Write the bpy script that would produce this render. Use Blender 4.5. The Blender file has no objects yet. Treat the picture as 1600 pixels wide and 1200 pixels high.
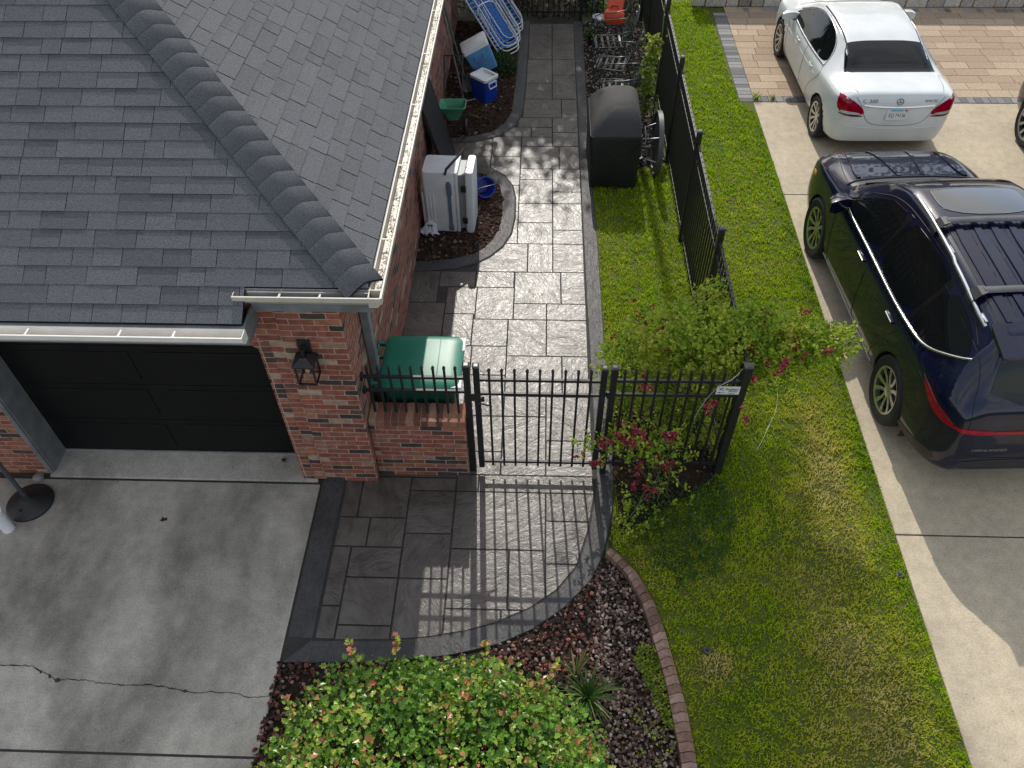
import bpy, bmesh, math, random
import numpy as np
from mathutils import Vector, Matrix, noise
from mathutils.bvhtree import BVHTree
random.seed(7); RNG = np.random.default_rng(7)
S = bpy.context.scene
COL = S.collection
R_ = math.radians

# ------------------------------------------------------------------ camera, sky, sun, exposure
cam = bpy.data.cameras.new('camera'); camo = bpy.data.objects.new('camera', cam); COL.objects.link(camo)
camo.matrix_world = Matrix(((0.999434, -0.016657, 0.029212, 0), (0.031867, 0.746534, -0.664584, 0), (-0.010738, 0.665139, 0.746643, 6.8), (0, 0, 0, 1)))
cam.sensor_width = 36; cam.lens = 28.16; cam.clip_end = 500
S.camera = camo
SUN_EL, SUN_AZ = 40.0, -3.6          # degrees; azimuth from +Y towards +X
W = bpy.data.worlds.new('World'); S.world = W; W.use_nodes = True
nt = W.node_tree; bg = nt.nodes['Background']
sky = nt.nodes.new('ShaderNodeTexSky'); sky.sky_type = 'NISHITA'; sky.sun_disc = False
sky.sun_elevation = R_(SUN_EL); sky.sun_rotation = R_(SUN_AZ); sky.air_density = 1.0; sky.dust_density = 1.5
tc = nt.nodes.new('ShaderNodeTexCoord'); nz = nt.nodes.new('ShaderNodeTexNoise'); nz.inputs['Scale'].default_value = 2.6; nz.inputs['Detail'].default_value = 7
mp = nt.nodes.new('ShaderNodeMapping'); mp.inputs['Scale'].default_value = (1, 1, 2.2)
rp = nt.nodes.new('ShaderNodeValToRGB'); rp.color_ramp.elements[0].color = (.22, .22, .22, 1); rp.color_ramp.elements[0].position = .44; rp.color_ramp.elements[1].position = .66
mx = nt.nodes.new('ShaderNodeMix'); mx.data_type = 'RGBA'; mx.inputs['B'].default_value = (5.6, 5.5, 5.2, 1)
nt.links.new(tc.outputs['Generated'], mp.inputs[0]); nt.links.new(mp.outputs[0], nz.inputs['Vector']); nt.links.new(nz.outputs['Fac'], rp.inputs[0])
nt.links.new(rp.outputs[0], mx.inputs['Factor']); nt.links.new(sky.outputs[0], mx.inputs['A']); nt.links.new(mx.outputs['Result'], bg.inputs['Color'])
bg.inputs['Strength'].default_value = 0.15
sl = bpy.data.lights.new('sun', 'SUN'); sl.energy = 2.75; sl.angle = R_(.5); sl.color = (1, .95, .87)
so = bpy.data.objects.new('sun', sl); COL.objects.link(so)
_d = Vector((math.sin(R_(SUN_AZ)) * math.cos(R_(SUN_EL)), math.cos(R_(SUN_AZ)) * math.cos(R_(SUN_EL)), math.sin(R_(SUN_EL))))
so.rotation_euler = _d.to_track_quat('Z', 'Y').to_euler(); so.location = (0, 30, 30)
S.view_settings.view_transform = 'Standard'; S.view_settings.look = 'None'; S.view_settings.exposure = 0.5; S.view_settings.gamma = 1
S.view_settings.use_curve_mapping = False

# ------------------------------------------------------------------ object helpers
def link(name, me, m=None, parent=None):
    o = bpy.data.objects.new(name, me); COL.objects.link(o)
    if m is not None:
        for q in (m if isinstance(m, (list, tuple)) else [m]): me.materials.append(q)
    if parent is not None: o.parent = parent
    return o
def ob(name, bm, m=None, parent=None, smooth=None, world=True, rec=True):
    """bmesh -> object; a part built in world coordinates is moved into its thing's frame."""
    if rec: bmesh.ops.recalc_face_normals(bm, faces=bm.faces[:])
    if parent is not None and world:
        off = parent.location.copy()
        if parent.parent is not None: off = off + parent.parent.location
        bmesh.ops.translate(bm, verts=bm.verts[:], vec=-off)
    if smooth is not None:
        for f in bm.faces: f.smooth = True
        for e in bm.edges:
            if len(e.link_faces) == 2 and e.calc_face_angle(0) > R_(smooth): e.smooth = False
    me = bpy.data.meshes.new(name); bm.to_mesh(me); bm.free()
    return link(name, me, m, parent)
def tag(o, label=None, cat=None, group=None, kind=None):
    for k, v in (('label', label), ('category', cat), ('group', group), ('kind', kind)):
        if v: o[k] = v
    return o
def thing(name, label, cat, loc=(0, 0, 0), rz=0, group=None):
    o = bpy.data.objects.new(name, None); o.empty_display_size = .1; COL.objects.link(o)
    o.location = loc; o.rotation_euler = (0, 0, rz); return tag(o, label, cat, group)
def dup(o, parent=None):
    c = o.copy(); COL.objects.link(c)
    if parent is not None: c.parent = parent
    for ch in list(o.children): dup(ch, c)
    return c
def struct(name, bm, m, smooth=None): return tag(ob(name, bm, m, None, smooth), kind='structure')
def npmesh(name, V, F, m, parent=None, tint=None, smooth=False):
    V = np.asarray(V, np.float32); F = np.asarray(F, np.int32); k = F.shape[1]
    if parent is not None: V = V - np.array(parent.location, np.float32)
    me = bpy.data.meshes.new(name); me.vertices.add(len(V)); me.vertices.foreach_set('co', V.ravel())
    me.loops.add(F.size); me.loops.foreach_set('vertex_index', F.ravel())
    me.polygons.add(len(F)); me.polygons.foreach_set('loop_start', np.arange(0, F.size, k, dtype=np.int32))
    try: me.polygons.foreach_set('loop_total', np.full(len(F), k, np.int32))
    except Exception: pass
    me.polygons.foreach_set('use_smooth', np.full(len(F), bool(smooth)))
    me.update(calc_edges=True)
    if tint is not None:
        a = me.attributes.new('tint', 'FLOAT', 'FACE'); a.data.foreach_set('value', np.asarray(tint, np.float32))
    return link(name, me, m, parent)
def settint(o, fn):
    a = o.data.attributes.new('tint', 'FLOAT', 'FACE')
    a.data.foreach_set('value', np.array([fn(p) for p in o.data.polygons], np.float32)); return o

# ------------------------------------------------------------------ shape helpers
def B(): return bmesh.new()
def box(bm, x0, x1, y0, y1, z0, z1, bev=0, M=None):
    r = bmesh.ops.create_cube(bm, size=1); vs = r['verts']
    for v in vs: v.co = Vector(((x0 + x1) / 2 + v.co.x * (x1 - x0), (y0 + y1) / 2 + v.co.y * (y1 - y0), (z0 + z1) / 2 + v.co.z * (z1 - z0)))
    if bev:
        es = list({e for v in vs for e in v.link_edges})
        rr = bmesh.ops.bevel(bm, geom=es, offset=bev, segments=2, affect='EDGES', profile=.6); vs = list({v for f in rr['faces'] for v in f.verts} | {v for v in vs if v.is_valid})
    if M is not None: bmesh.ops.transform(bm, matrix=M, verts=vs)
    return vs
def prism(bm, pts, a, b, ax='z', M=None):
    """extrude a 2D outline between a and b along an axis; pts are the two other coordinates in x,y,z order"""
    mk = {'z': lambda p, t: (p[0], p[1], t), 'y': lambda p, t: (p[0], t, p[1]), 'x': lambda p, t: (t, p[0], p[1])}[ax]
    A = [bm.verts.new(mk(p, a)) for p in pts]; C = [bm.verts.new(mk(p, b)) for p in pts]; n = len(pts)
    bm.faces.new(A); bm.faces.new(C[::-1])
    for i in range(n): bm.faces.new((A[i], C[i], C[(i + 1) % n], A[(i + 1) % n]))
    if M is not None: bmesh.ops.transform(bm, matrix=M, verts=A + C)
    return A + C
def tube(bm, pts, r, n=8, closed=False, r1=None):
    P = [Vector(p) for p in pts]; N = len(P); rings = []; pn = None
    for i, p in enumerate(P):
        if closed: t = (P[(i + 1) % N] - P[i - 1])
        else: t = (P[min(i + 1, N - 1)] - P[max(i - 1, 0)])
        t = t.normalized() if t.length > 1e-9 else Vector((0, 0, 1))
        if pn is None: pn = t.orthogonal().normalized()
        pn = (pn - t * pn.dot(t)); pn = pn.normalized() if pn.length > 1e-6 else t.orthogonal().normalized()
        b = t.cross(pn); rr = r if r1 is None else r + (r1 - r) * i / max(1, N - 1)
        rings.append([bm.verts.new(p + (pn * math.cos(2 * math.pi * k / n) + b * math.sin(2 * math.pi * k / n)) * rr) for k in range(n)])
    for i in range(N if closed else N - 1):
        A, C = rings[i], rings[(i + 1) % N]
        for k in range(n): bm.faces.new((A[k], A[(k + 1) % n], C[(k + 1) % n], C[k]))
    if not closed: bm.faces.new(rings[0][::-1]); bm.faces.new(rings[-1])
def lathe(bm, prof, n=32, M=None, cap=True):
    """prof: (r, z) from bottom to top about Z"""
    rings = []
    for r, z in prof:
        rings.append([bm.verts.new((r * math.cos(2 * math.pi * k / n), r * math.sin(2 * math.pi * k / n), z)) for k in range(n)])
    for A, C in zip(rings, rings[1:]):
        for k in range(n): bm.faces.new((A[k], A[(k + 1) % n], C[(k + 1) % n], C[k]))
    if cap: bm.faces.new(rings[0][::-1]); bm.faces.new(rings[-1])
    vs = [v for q in rings for v in q]
    if M is not None: bmesh.ops.transform(bm, matrix=M, verts=vs)
    return vs
def loft(bm, secs, cap=True, closed=True):
    rings = [[bm.verts.new(p) for p in s] for s in secs]; n = len(rings[0])
    for A, C in zip(rings, rings[1:]):
        for k in range(n if closed else n - 1): bm.faces.new((A[k], A[(k + 1) % n], C[(k + 1) % n], C[k]))
    if cap: bm.faces.new(rings[0][::-1]); bm.faces.new(rings[-1])
    return rings
def chaikin(P, it=2, closed=False):
    P = [tuple(p) for p in P]
    for _ in range(it):
        Q = []; n = len(P)
        if not closed: Q.append(P[0])
        for i in range(n if closed else n - 1):
            a, b = P[i], P[(i + 1) % n]
            Q.append(tuple(.75 * x + .25 * y for x, y in zip(a, b))); Q.append(tuple(.25 * x + .75 * y for x, y in zip(a, b)))
        if not closed: Q.append(P[-1])
        P = Q
    return P
def poly(bm, pts, z):
    vs = [bm.verts.new((p[0], p[1], z)) for p in pts]; f = bm.faces.new(vs); bmesh.ops.triangulate(bm, faces=[f]); return vs
def strip(bm, A, C, z):
    """ribbon between two polylines with the same number of points"""
    a = [bm.verts.new((p[0], p[1], z)) for p in A]; c = [bm.verts.new((p[0], p[1], z)) for p in C]
    for i in range(len(a) - 1): bm.faces.new((a[i], a[i + 1], c[i + 1], c[i]))
def resample(P, n):
    P = np.array(P, float); d = np.r_[0, np.cumsum(np.linalg.norm(np.diff(P, axis=0), axis=1))]; t = np.linspace(0, d[-1], n)
    return [tuple(np.interp(q, d, P[:, k]) for k in range(P.shape[1])) for q in t]
def pchip(pts):
    x = np.array([p[0] for p in pts], float); y = np.array([p[1] for p in pts], float); h = np.diff(x); dl = np.diff(y) / h; n = len(x); m = np.zeros(n)
    m[0], m[-1] = dl[0], dl[-1]
    for i in range(1, n - 1):
        if dl[i - 1] * dl[i] > 0:
            w1, w2 = 2 * h[i] + h[i - 1], h[i] + 2 * h[i - 1]; m[i] = (w1 + w2) / (w1 / dl[i - 1] + w2 / dl[i])
    def f(q):
        i = int(np.clip(np.searchsorted(x, q) - 1, 0, n - 2)); t = min(1, max(0, (q - x[i]) / h[i]))
        return float((2*t**3-3*t**2+1)*y[i] + (t**3-2*t**2+t)*h[i]*m[i] + (-2*t**3+3*t**2)*y[i+1] + (t**3-t**2)*h[i]*m[i+1])
    return f
def inside(px, py, P):
    P = np.asarray(P, float); c = np.zeros(len(px), bool); j = len(P) - 1
    for i in range(len(P)):
        xi, yi, xj, yj = P[i, 0], P[i, 1], P[j, 0], P[j, 1]
        c ^= ((yi > py) != (yj > py)) & (px < (xj - xi) * (py - yi) / (yj - yi + 1e-12) + xi); j = i
    return c
def rmat(loc=(0, 0, 0), rx=0, ry=0, rz=0): return Matrix.Translation(loc) @ Matrix.Rotation(rz, 4, 'Z') @ Matrix.Rotation(ry, 4, 'Y') @ Matrix.Rotation(rx, 4, 'X')
def text(bm_or_name, s, size, m, parent, M, ext=.001, shear=0, sx=1.0):
    cu = bpy.data.curves.new('lettering', 'FONT'); cu.body = s; cu.size = size; cu.extrude = ext; cu.align_x = 'CENTER'; cu.align_y = 'CENTER'; cu.shear = shear
    to = bpy.data.objects.new('t', cu); COL.objects.link(to); bpy.context.view_layer.update()
    me = bpy.data.meshes.new_from_object(to.evaluated_get(bpy.context.evaluated_depsgraph_get())); bpy.data.objects.remove(to)
    me.transform(Matrix.Diagonal((sx, 1, 1, 1))); me.transform(M); me.materials.clear()
    return link(bm_or_name, me, m, parent)

# ------------------------------------------------------------------ materials
MATS = {}
class NT:
    def __init__(s, name):
        s.m = bpy.data.materials.new(name); s.m.use_nodes = True; s.t = s.m.node_tree; s.b = s.t.nodes['Principled BSDF']; s.n = s.t.nodes; s.l = s.t.links.new
    def node(s, ty, **kw):
        q = s.n.new('ShaderNode' + ty)
        for k, v in kw.items(): setattr(q, k, v)
        return q
    def co(s, scale=(1, 1, 1), rot=(0, 0, 0)):
        t = s.node('TexCoord'); m = s.node('Mapping'); m.inputs['Scale'].default_value = scale; m.inputs['Rotation'].default_value = rot; s.l(t.outputs['Object'], m.inputs[0]); return m.outputs[0]
    def noise(s, vec, sc, det=4, rough=.55, dist=0):
        q = s.node('TexNoise'); q.inputs['Scale'].default_value = sc; q.inputs['Detail'].default_value = det; q.inputs['Roughness'].default_value = rough; q.inputs['Distortion'].default_value = dist
        s.l(vec, q.inputs['Vector']); return q.outputs['Fac']
    def ramp(s, fac, stops, interp='LINEAR'):
        q = s.node('ValToRGB'); cr = q.color_ramp; cr.interpolation = interp
        while len(cr.elements) < len(stops): cr.elements.new(.5)
        for e, (p, c) in zip(cr.elements, stops):
            e.position = p; e.color = (*c, 1) if isinstance(c, (tuple, list)) else (c, c, c, 1)
        s.l(fac, q.inputs[0]); return q.outputs[0]
    def mix(s, fac, a, b, blend='MIX'):
        q = s.node('Mix', data_type='RGBA', blend_type=blend)
        for sock, v in ((q.inputs['Factor'], fac), (q.inputs['A'], a), (q.inputs['B'], b)):
            if isinstance(v, (int, float)): sock.default_value = v if sock.type == 'VALUE' else (v, v, v, 1)
            elif isinstance(v, tuple): sock.default_value = (*v, 1)
            else: s.l(v, sock)
        return q.outputs['Result']
    def attr(s, name='tint'):
        q = s.node('Attribute', attribute_name=name); return q.outputs['Fac']
    def bump(s, h, st=.3, dist=.01):
        q = s.node('Bump'); q.inputs['Strength'].default_value = st; q.inputs['Distance'].default_value = dist; s.l(h, q.inputs['Height']); s.l(q.outputs[0], s.b.inputs['Normal'])
    def col(s, c): s.l(c, s.b.inputs['Base Color']) if not isinstance(c, tuple) else setattr(s.b.inputs['Base Color'], 'default_value', (*c, 1))
    def set(s, **kw):
        for k, v in kw.items(): s.b.inputs[k].default_value = v
def mat(name, c, rough=.6, metal=0, var=.25, sc=6, bump=0, bsc=60, coat=0, spec=.5, **kw):
    """plain painted / plastic / metal material with soft wear variation"""
    if name in MATS: return MATS[name]
    s = NT(name); v = s.co(); n = s.noise(v, sc, 5)
    lo = tuple(q * (1 - var) for q in c); hi = tuple(min(1, q * (1 + var)) for q in c)
    s.col(s.ramp(n, [(.3, lo), (.7, hi)])); s.set(Roughness=rough, Metallic=metal, **{'Coat Weight': coat, 'Coat Roughness': .05, 'Specular IOR Level': spec})
    if bump: s.bump(s.noise(v, bsc, 3), bump, .004)
    for k, q in kw.items(): s.b.inputs[k.replace('_', ' ')].default_value = q
    MATS[name] = s.m; return s.m

def m_concrete(name, base, dark, stain=.5, warm=None, streak=True, cut=.1):
    s = NT(name); v = s.co()
    big = s.noise(s.co((1.0, .62, 1)) if streak else v, 1.15, 6, .58, .15); mid = s.noise(v, 9, 5, .6); fine = s.noise(v, 62, 5, .8); grit = s.noise(v, 66, 2, .6)
    c = s.mix(s.ramp(big, [(.38, 1.0), (.60, 0.0)]), base, dark)
    c = s.mix(.5, c, s.ramp(mid, [(.25, .6), (.75, 1.25)]), 'MULTIPLY')
    c = s.mix(.55, c, s.ramp(fine, [(.3, .4), (.7, 1.55)]), 'MULTIPLY')
    c = s.mix(s.ramp(grit, [(.62, 0.0), (.70, .55)]), c, (.5, .48, .44))
    c = s.mix(s.ramp(s.noise(s.co((1, 1, 1), (0, 0, 1)), 38, 2), [(.25, .8), (.30, 0.0)]), c, (.03, .028, .025))
    s.col(c); s.set(Roughness=.85); s.bump(fine, .35, .004); return s.m
M_DRIVE = m_concrete('driveway_concrete', (.42, .388, .33), (.185, .17, .145))
M_APRON = m_concrete('apron_concrete', (.46, .43, .375), (.30, .28, .24))
M_NDRIVE = m_concrete('neighbour_concrete', (.455, .385, .275), (.39, .33, .24), streak=False)

def m_stamped(name, base, dark, rough=.3, spec=.5, bsc=7):
    s = NT(name); v = s.co(); tv = s.attr('tint')
    vr = s.node('VectorRotate', rotation_type='Z_AXIS'); s.l(v, vr.inputs['Vector']); mm = s.node('Math', operation='MULTIPLY'); mm.inputs[1].default_value = 25; s.l(tv, mm.inputs[0]); s.l(mm.outputs[0], vr.inputs['Angle'])
    st = s.node('Mapping'); st.inputs['Scale'].default_value = (1, .42, 1); s.l(vr.outputs[0], st.inputs[0]); sv = st.outputs[0]
    rel = s.noise(sv, bsc, 6, .58, 1.6); fine = s.noise(sv, bsc * 6, 4, .65, .8); blot = s.noise(v, 3.2, 5, .6)
    c = s.mix(s.ramp(blot, [(.35, 1.0), (.62, 0.0)]), base, dark)
    c = s.mix(.6, c, s.ramp(tv, [(0, .75), (1, 1.2)]), 'MULTIPLY')
    c = s.mix(.5, c, s.ramp(rel, [(.36, .45), (.5, 1.0), (.7, 1.25)]), 'MULTIPLY')
    s.col(c); s.set(**{'Specular IOR Level': spec})
    s.l(s.ramp(fine, [(.3, rough * .75), (.75, min(1, rough * 1.5))]), s.b.inputs['Roughness'])
    h = s.mix(.25, rel, fine); s.bump(h, .72, .024); return s.m
M_SLAB = m_stamped('stamped_slab', (.100, .087, .077), (.064, .053, .046), .335, .54)
M_BORDER = m_stamped('stamped_border', (.062, .06, .062), (.04, .039, .04), .46, .5, 22)
M_GROOVE = mat('groove_dark', (.032, .03, .028), .9)

def m_brick(name, sw=.215, sh=.0675, off=.5):
    s = NT(name); t = s.node('TexCoord'); g = s.node('NewGeometry'); sx = s.node('SeparateXYZ'); s.l(t.outputs['Object'], sx.inputs[0]); sn = s.node('SeparateXYZ'); s.l(g.outputs['Normal'], sn.inputs[0])
    ab = s.node('Math', operation='ABSOLUTE'); s.l(sn.outputs['X'], ab.inputs[0]); gt = s.node('Math', operation='GREATER_THAN'); gt.inputs[1].default_value = .5; s.l(ab.outputs[0], gt.inputs[0])
    mf = s.node('Mix', data_type='FLOAT'); s.l(gt.outputs[0], mf.inputs['Factor']); s.l(sx.outputs['X'], mf.inputs['A']); s.l(sx.outputs['Y'], mf.inputs['B'])
    cb = s.node('CombineXYZ'); s.l(mf.outputs['Result'], cb.inputs['X']); s.l(sx.outputs['Z'], cb.inputs['Y'])
    wob = s.node('Mix', data_type='RGBA', blend_type='ADD'); wob.inputs['Factor'].default_value = .012; ns = s.node('TexNoise'); ns.inputs['Scale'].default_value = 9; s.l(cb.outputs[0], ns.inputs['Vector']); s.l(cb.outputs[0], wob.inputs['A']); s.l(ns.outputs['Color'], wob.inputs['B'])
    bt = s.node('TexBrick'); bt.offset = off; s.l(wob.outputs['Result'], bt.inputs['Vector'])
    for k, q in (('Scale', 1), ('Mortar Size', .0052), ('Mortar Smooth', .25), ('Bias', 0), ('Brick Width', sw), ('Row Height', sh)): bt.inputs[k].default_value = q
    bt.inputs['Color1'].default_value = (0, 0, 0, 1); bt.inputs['Color2'].default_value = (1, 1, 1, 1); bt.inputs['Mortar'].default_value = (.5, .5, .5, 1)
    bc = s.ramp(bt.outputs['Color'], [(0, (.035, .03, .028)), (.14, (.05, .036, .03)), (.22, (.18, .06, .038)), (.45, (.265, .078, .046)), (.62, (.22, .070, .046)), (.78, (.31, .105, .056)), (.9, (.25, .12, .075)), (.97, (.36, .27, .19))])
    n1 = s.noise(cb.outputs[0], 14, 5, .65); n2 = s.noise(cb.outputs[0], 110, 3, .7)
    bc = s.mix(.75, bc, s.ramp(n1, [(.3, .5), (.7, 1.35)]), 'MULTIPLY'); bc = s.mix(.5, bc, s.ramp(n2, [(.3, .5), (.7, 1.4)]), 'MULTIPLY')
    bc = s.mix(s.ramp(s.noise(cb.outputs[0], 3.3, 4), [(.6, 0.0), (.75, .35)]), bc, (.4, .32, .25))
    mo = s.mix(s.ramp(n1, [(.3, 0.0), (.7, 1.0)]), (.25, .17, .14), (.42, .33, .29))
    s.col(s.mix(bt.outputs['Fac'], bc, mo)); s.set(Roughness=.88)
    inv = s.node('Math', operation='SUBTRACT'); inv.inputs[0].default_value = 1; s.l(bt.outputs['Fac'], inv.inputs[1])
    s.bump(s.mix(.2, inv.outputs[0], n2), .6, .008); return s.m
M_BRICK = m_brick('red_brick'); M_BRICKJ = m_brick('brick_jamb', .105, .0675, 0.0)
def m_tint(name, stops, rough=.7, spec=.3, nsc=40, nst=.35, trans=0, bump=0, coat=0):
    s = NT(name); v = s.co(); c = s.ramp(s.attr(), stops); n = s.noise(v, nsc, 4, .65)
    c = s.mix(nst, c, s.ramp(n, [(.3, .45), (.7, 1.5)]), 'MULTIPLY'); s.col(c); s.set(Roughness=rough, **{'Specular IOR Level': spec, 'Coat Weight': coat})
    if trans: s.set(**{'Subsurface Weight': 0.0}); 
    if trans:
        tr = s.node('BsdfTranslucent'); s.l(c, tr.inputs['Color']); ms = s.node('MixShader'); ms.inputs[0].default_value = trans
        s.l(s.b.outputs[0], ms.inputs[1]); s.l(tr.outputs[0], ms.inputs[2]); s.l(ms.outputs[0], s.n['Material Output'].inputs['Surface'])
    if bump: s.bump(n, bump, .006)
    return s.m
M_BRICKU = m_tint('brick_units', [(0, (.10, .045, .033)), (.4, (.20, .08, .05)), (.75, (.27, .13, .08)), (1, (.32, .2, .14))], .88, .2, 60, .6, bump=.5)
M_MORTAR = mat('mortar', (.30, .22, .19), .95, bump=.5)
M_SHING = m_tint('asphalt_shingle', [(0, (.014, .014, .016)), (.04, (.062, .065, .072)), (.5, (.102, .106, .115)), (1, (.136, .140, .150))], .92, .25, 110, .9, bump=.5)
M_GUT = mat('gutter_paint', (.46, .43, .37), .45, var=.12, sc=4); M_GUTW = mat('gutter_white', (.66, .64, .60), .4, var=.08)
M_TRIMG = mat('grey_trim', (.14, .15, .155), .5); M_BLACKM = mat('black_metal', (.011, .011, .012), .5, var=.3, spec=.5)
M_DOOR = mat('black_door', (.005, .005, .0052), .5, var=.2, spec=.22); M_BLKP = mat('black_plastic', (.014, .014, .015), .5); M_WHITEP = mat('white_plastic', (.68, .70, .72), .45, var=.06)
M_CHROME = mat('chrome', (.8, .8, .82), .12, 1, var=.03); M_STEEL = mat('steel_grey', (.35, .36, .37), .4, .8)
M_GLASSD = mat('tinted_glass', (.004, .0055, .006), .03, 0, var=.1, spec=.32); M_GLASSB = mat('roof_glass', (.008, .012, .016), .03, 0, var=.1, spec=.8, coat=1)
M_RUB = mat('tyre_rubber', (.011, .011, .0115), .8); M_RED = mat('tail_red', (.26, .0, .014), .15, coat=.35, spec=.2, var=.15, sc=30); M_DRED = mat('dark_red_lens', (.09, .004, .006), .15, coat=1); M_ORANGE = mat('amber_lens', (.75, .18, .02), .2, coat=1)
M_CLEAR = mat('clear_lens', (.45, .43, .43), .15, coat=1)
M_SOIL = m_tint('soil', [(0, (.03, .022, .016)), (1, (.06, .045, .032))], .95, .1, 30, .8, bump=.8)
def glassy(name, c=(.9, .92, .92)):
    s = NT(name); s.col(c); s.set(Roughness=.02, IOR=1.2, **{'Transmission Weight': 1.0}); return s.m
M_PANE = glassy('clear_glass')

# ================================================================== the setting: ground, paving, lawn, beds
WALK_OUT = [(.775, 15.3), (.775, 13.17), (.77, 11.14), (.77, 9.95), (.80, 9.33), (.81, 7.96), (.81, 6.48), (.81, 5.7), (.82, 5.0), (.82, 4.65), (.78, 4.34), (.68, 3.9), (.56, 3.63), (.28, 3.32), (-.01, 3.11), (-.30, 2.97), (-.72, 2.86), (-1.2, 2.80), (-1.6, 2.775), (-2.165, 2.76)]
WALK_IN = [(.59, 15.3), (.60, 12.94), (.60, 10.94), (.60, 9.78), (.61, 7.49), (.62, 6.56), (.625, 5.25), (.63, 4.86), (.61, 4.57), (.54, 4.19), (.41, 3.76), (.22, 3.51), (-.02, 3.33), (-.31, 3.19), (-.59, 3.10), (-.88, 3.04), (-1.25, 3.0), (-1.93, 2.98)]
BED2_IN = [(-.42, 15.3), (-.41, 14.22), (-.43, 12.93), (-.46, 11.99), (-.55, 11.65), (-.77, 11.36), (-1.13, 11.21), (-1.64, 11.16)]
BED2_OUT = [(-.22, 15.3), (-.22, 14.22), (-.24, 12.72), (-.27, 11.95), (-.37, 11.58), (-.63, 11.24), (-1.01, 11.08), (-1.64, 11.02)]
BED1_OUT = [(-1.64, 10.55), (-1.04, 10.50), (-.73, 10.4), (-.5, 10.19), (-.37, 9.93), (-.32, 9.64), (-.31, 9.16), (-.35, 8.79), (-.46, 8.5), (-.62, 8.29), (-.79, 8.15), (-1.08, 8.04), (-1.64, 7.96)]
BED1_IN = [(-1.64, 10.34), (-1.1, 10.29), (-.86, 10.22), (-.69, 10.08), (-.57, 9.90), (-.52, 9.6), (-.51, 9.2), (-.54, 8.9), (-.62, 8.64), (-.74, 8.45), (-.88, 8.34), (-1.15, 8.24), (-1.64, 8.17)]
EDGE_IN = [(.69, 3.87), (.88, 3.65), (1.0, 3.35), (1.07, 3.01), (1.14, 2.66), (1.2, 2.06), (1.21, 1.4), (1.2, -1)]
EDGE_OUT = [(.76, 3.95), (.965, 3.71), (1.10, 3.43), (1.18, 3.14), (1.23, 2.86), (1.3, 2.45), (1.33, 2.06), (1.34, 1.4), (1.33, -1)]
NX = 3.51
bm = B(); g = bmesh.ops.create_grid(bm, x_segments=2, y_segments=2, size=150); struct('ground', bm, mat('ground_soil', (.05, .055, .025), .95, sc=2)).location.z = -.03
def at(o, z=0): o.location.z += z; return o
def vn(x, y, f, seed=0): return np.array([noise.noise((a * f + seed, b * f, seed)) for a, b in zip(x, y)])
# lawn sheet (grass blades stand on it)
s = NT('lawn_sheet'); v = s.co(); n1 = s.noise(v, 1.3, 5, .6); n2 = s.noise(v, 45, 4, .7)
c = s.ramp(n1, [(.3, (.06, .085, .007)), (.55, (.09, .105, .012)), (.75, (.15, .135, .04))]); s.col(s.mix(.8, c, s.ramp(n2, [(.3, .3), (.7, 1.5)]), 'MULTIPLY')); s.set(Roughness=.95); s.bump(n2, .8, .02)
LAWN = [(.775, 20), (NX, 20), (NX, -1), (1.33, -1)] + EDGE_OUT[::-1][1:] + [(.82, 4.65)] + WALK_OUT[:9][::-1]
bm = B(); poly(bm, LAWN, -.01); struct('lawn', bm, s.m)
# garage driveway: two slabs split by a joint, kerb-free; the crack is a thin dark sliver set on it
DE = lambda y: -2.19 if y > 1.5 else -2.215
bm = B()
for y0, y1 in ((-1, 1.965), (1.985, 4.63)): box(bm, -12, DE(y0), y0, y1, -.12, 0, .006)
struct('driveway', bm, M_DRIVE)
bm = B(); box(bm, -5.02, -2.36, 4.66, 5.1, -.12, .012, .006); box(bm, -2.36, -2.22, 4.66, 4.695, -.12, .011, .004); struct('garage_apron', bm, M_APRON)
bm = B(); box(bm, -12, -2.19, 1.96, 1.99, -.1, -.006); box(bm, -12, -2.2, 4.62, 4.67, -.1, -.012); struct('driveway_joint', bm, M_GROOVE)
cr = [(-5.2, 2.70), (-4.62, 2.67), (-4.34, 2.67), (-4.1, 2.56), (-3.82, 2.56), (-3.61, 2.53), (-3.17, 2.53), (-2.87, 2.48), (-2.49, 2.49), (-2.4, 2.45), (-2.21, 2.47)]
cr = resample(cr, 260); cr = [(x, y + .014 * noise.noise((x * 9, 0, 0)) + .012 * noise.noise((x * 31, 3, 0))) for x, y in cr]
bm = B(); wv = [.002 + .011 * abs(noise.noise((x * 9, 5, 1))) + (.012 if noise.noise((x * 23, 9, 4)) > .38 else 0) for x, y in cr]; strip(bm, [(x, y - w) for (x, y), w in zip(cr, wv)], [(x, y + w) for (x, y), w in zip(cr, wv)], .004); struct('driveway_crack', bm, M_GROOVE)
# neighbour's driveway with joints
bm = B(); ys = [-1, 4.185, 7.03, 9.775, 12.36]
for y0, y1 in zip(ys, ys[1:]): box(bm, NX, 14, y0 + .008, y1 - .008, -.12, .0, .008)
struct('neighbour_driveway', bm, M_NDRIVE)
bm = B(); box(bm, NX + .01, 14, -1, 12.4, -.12, -.012); struct('driveway_gap', bm, M_GROOVE)
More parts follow.
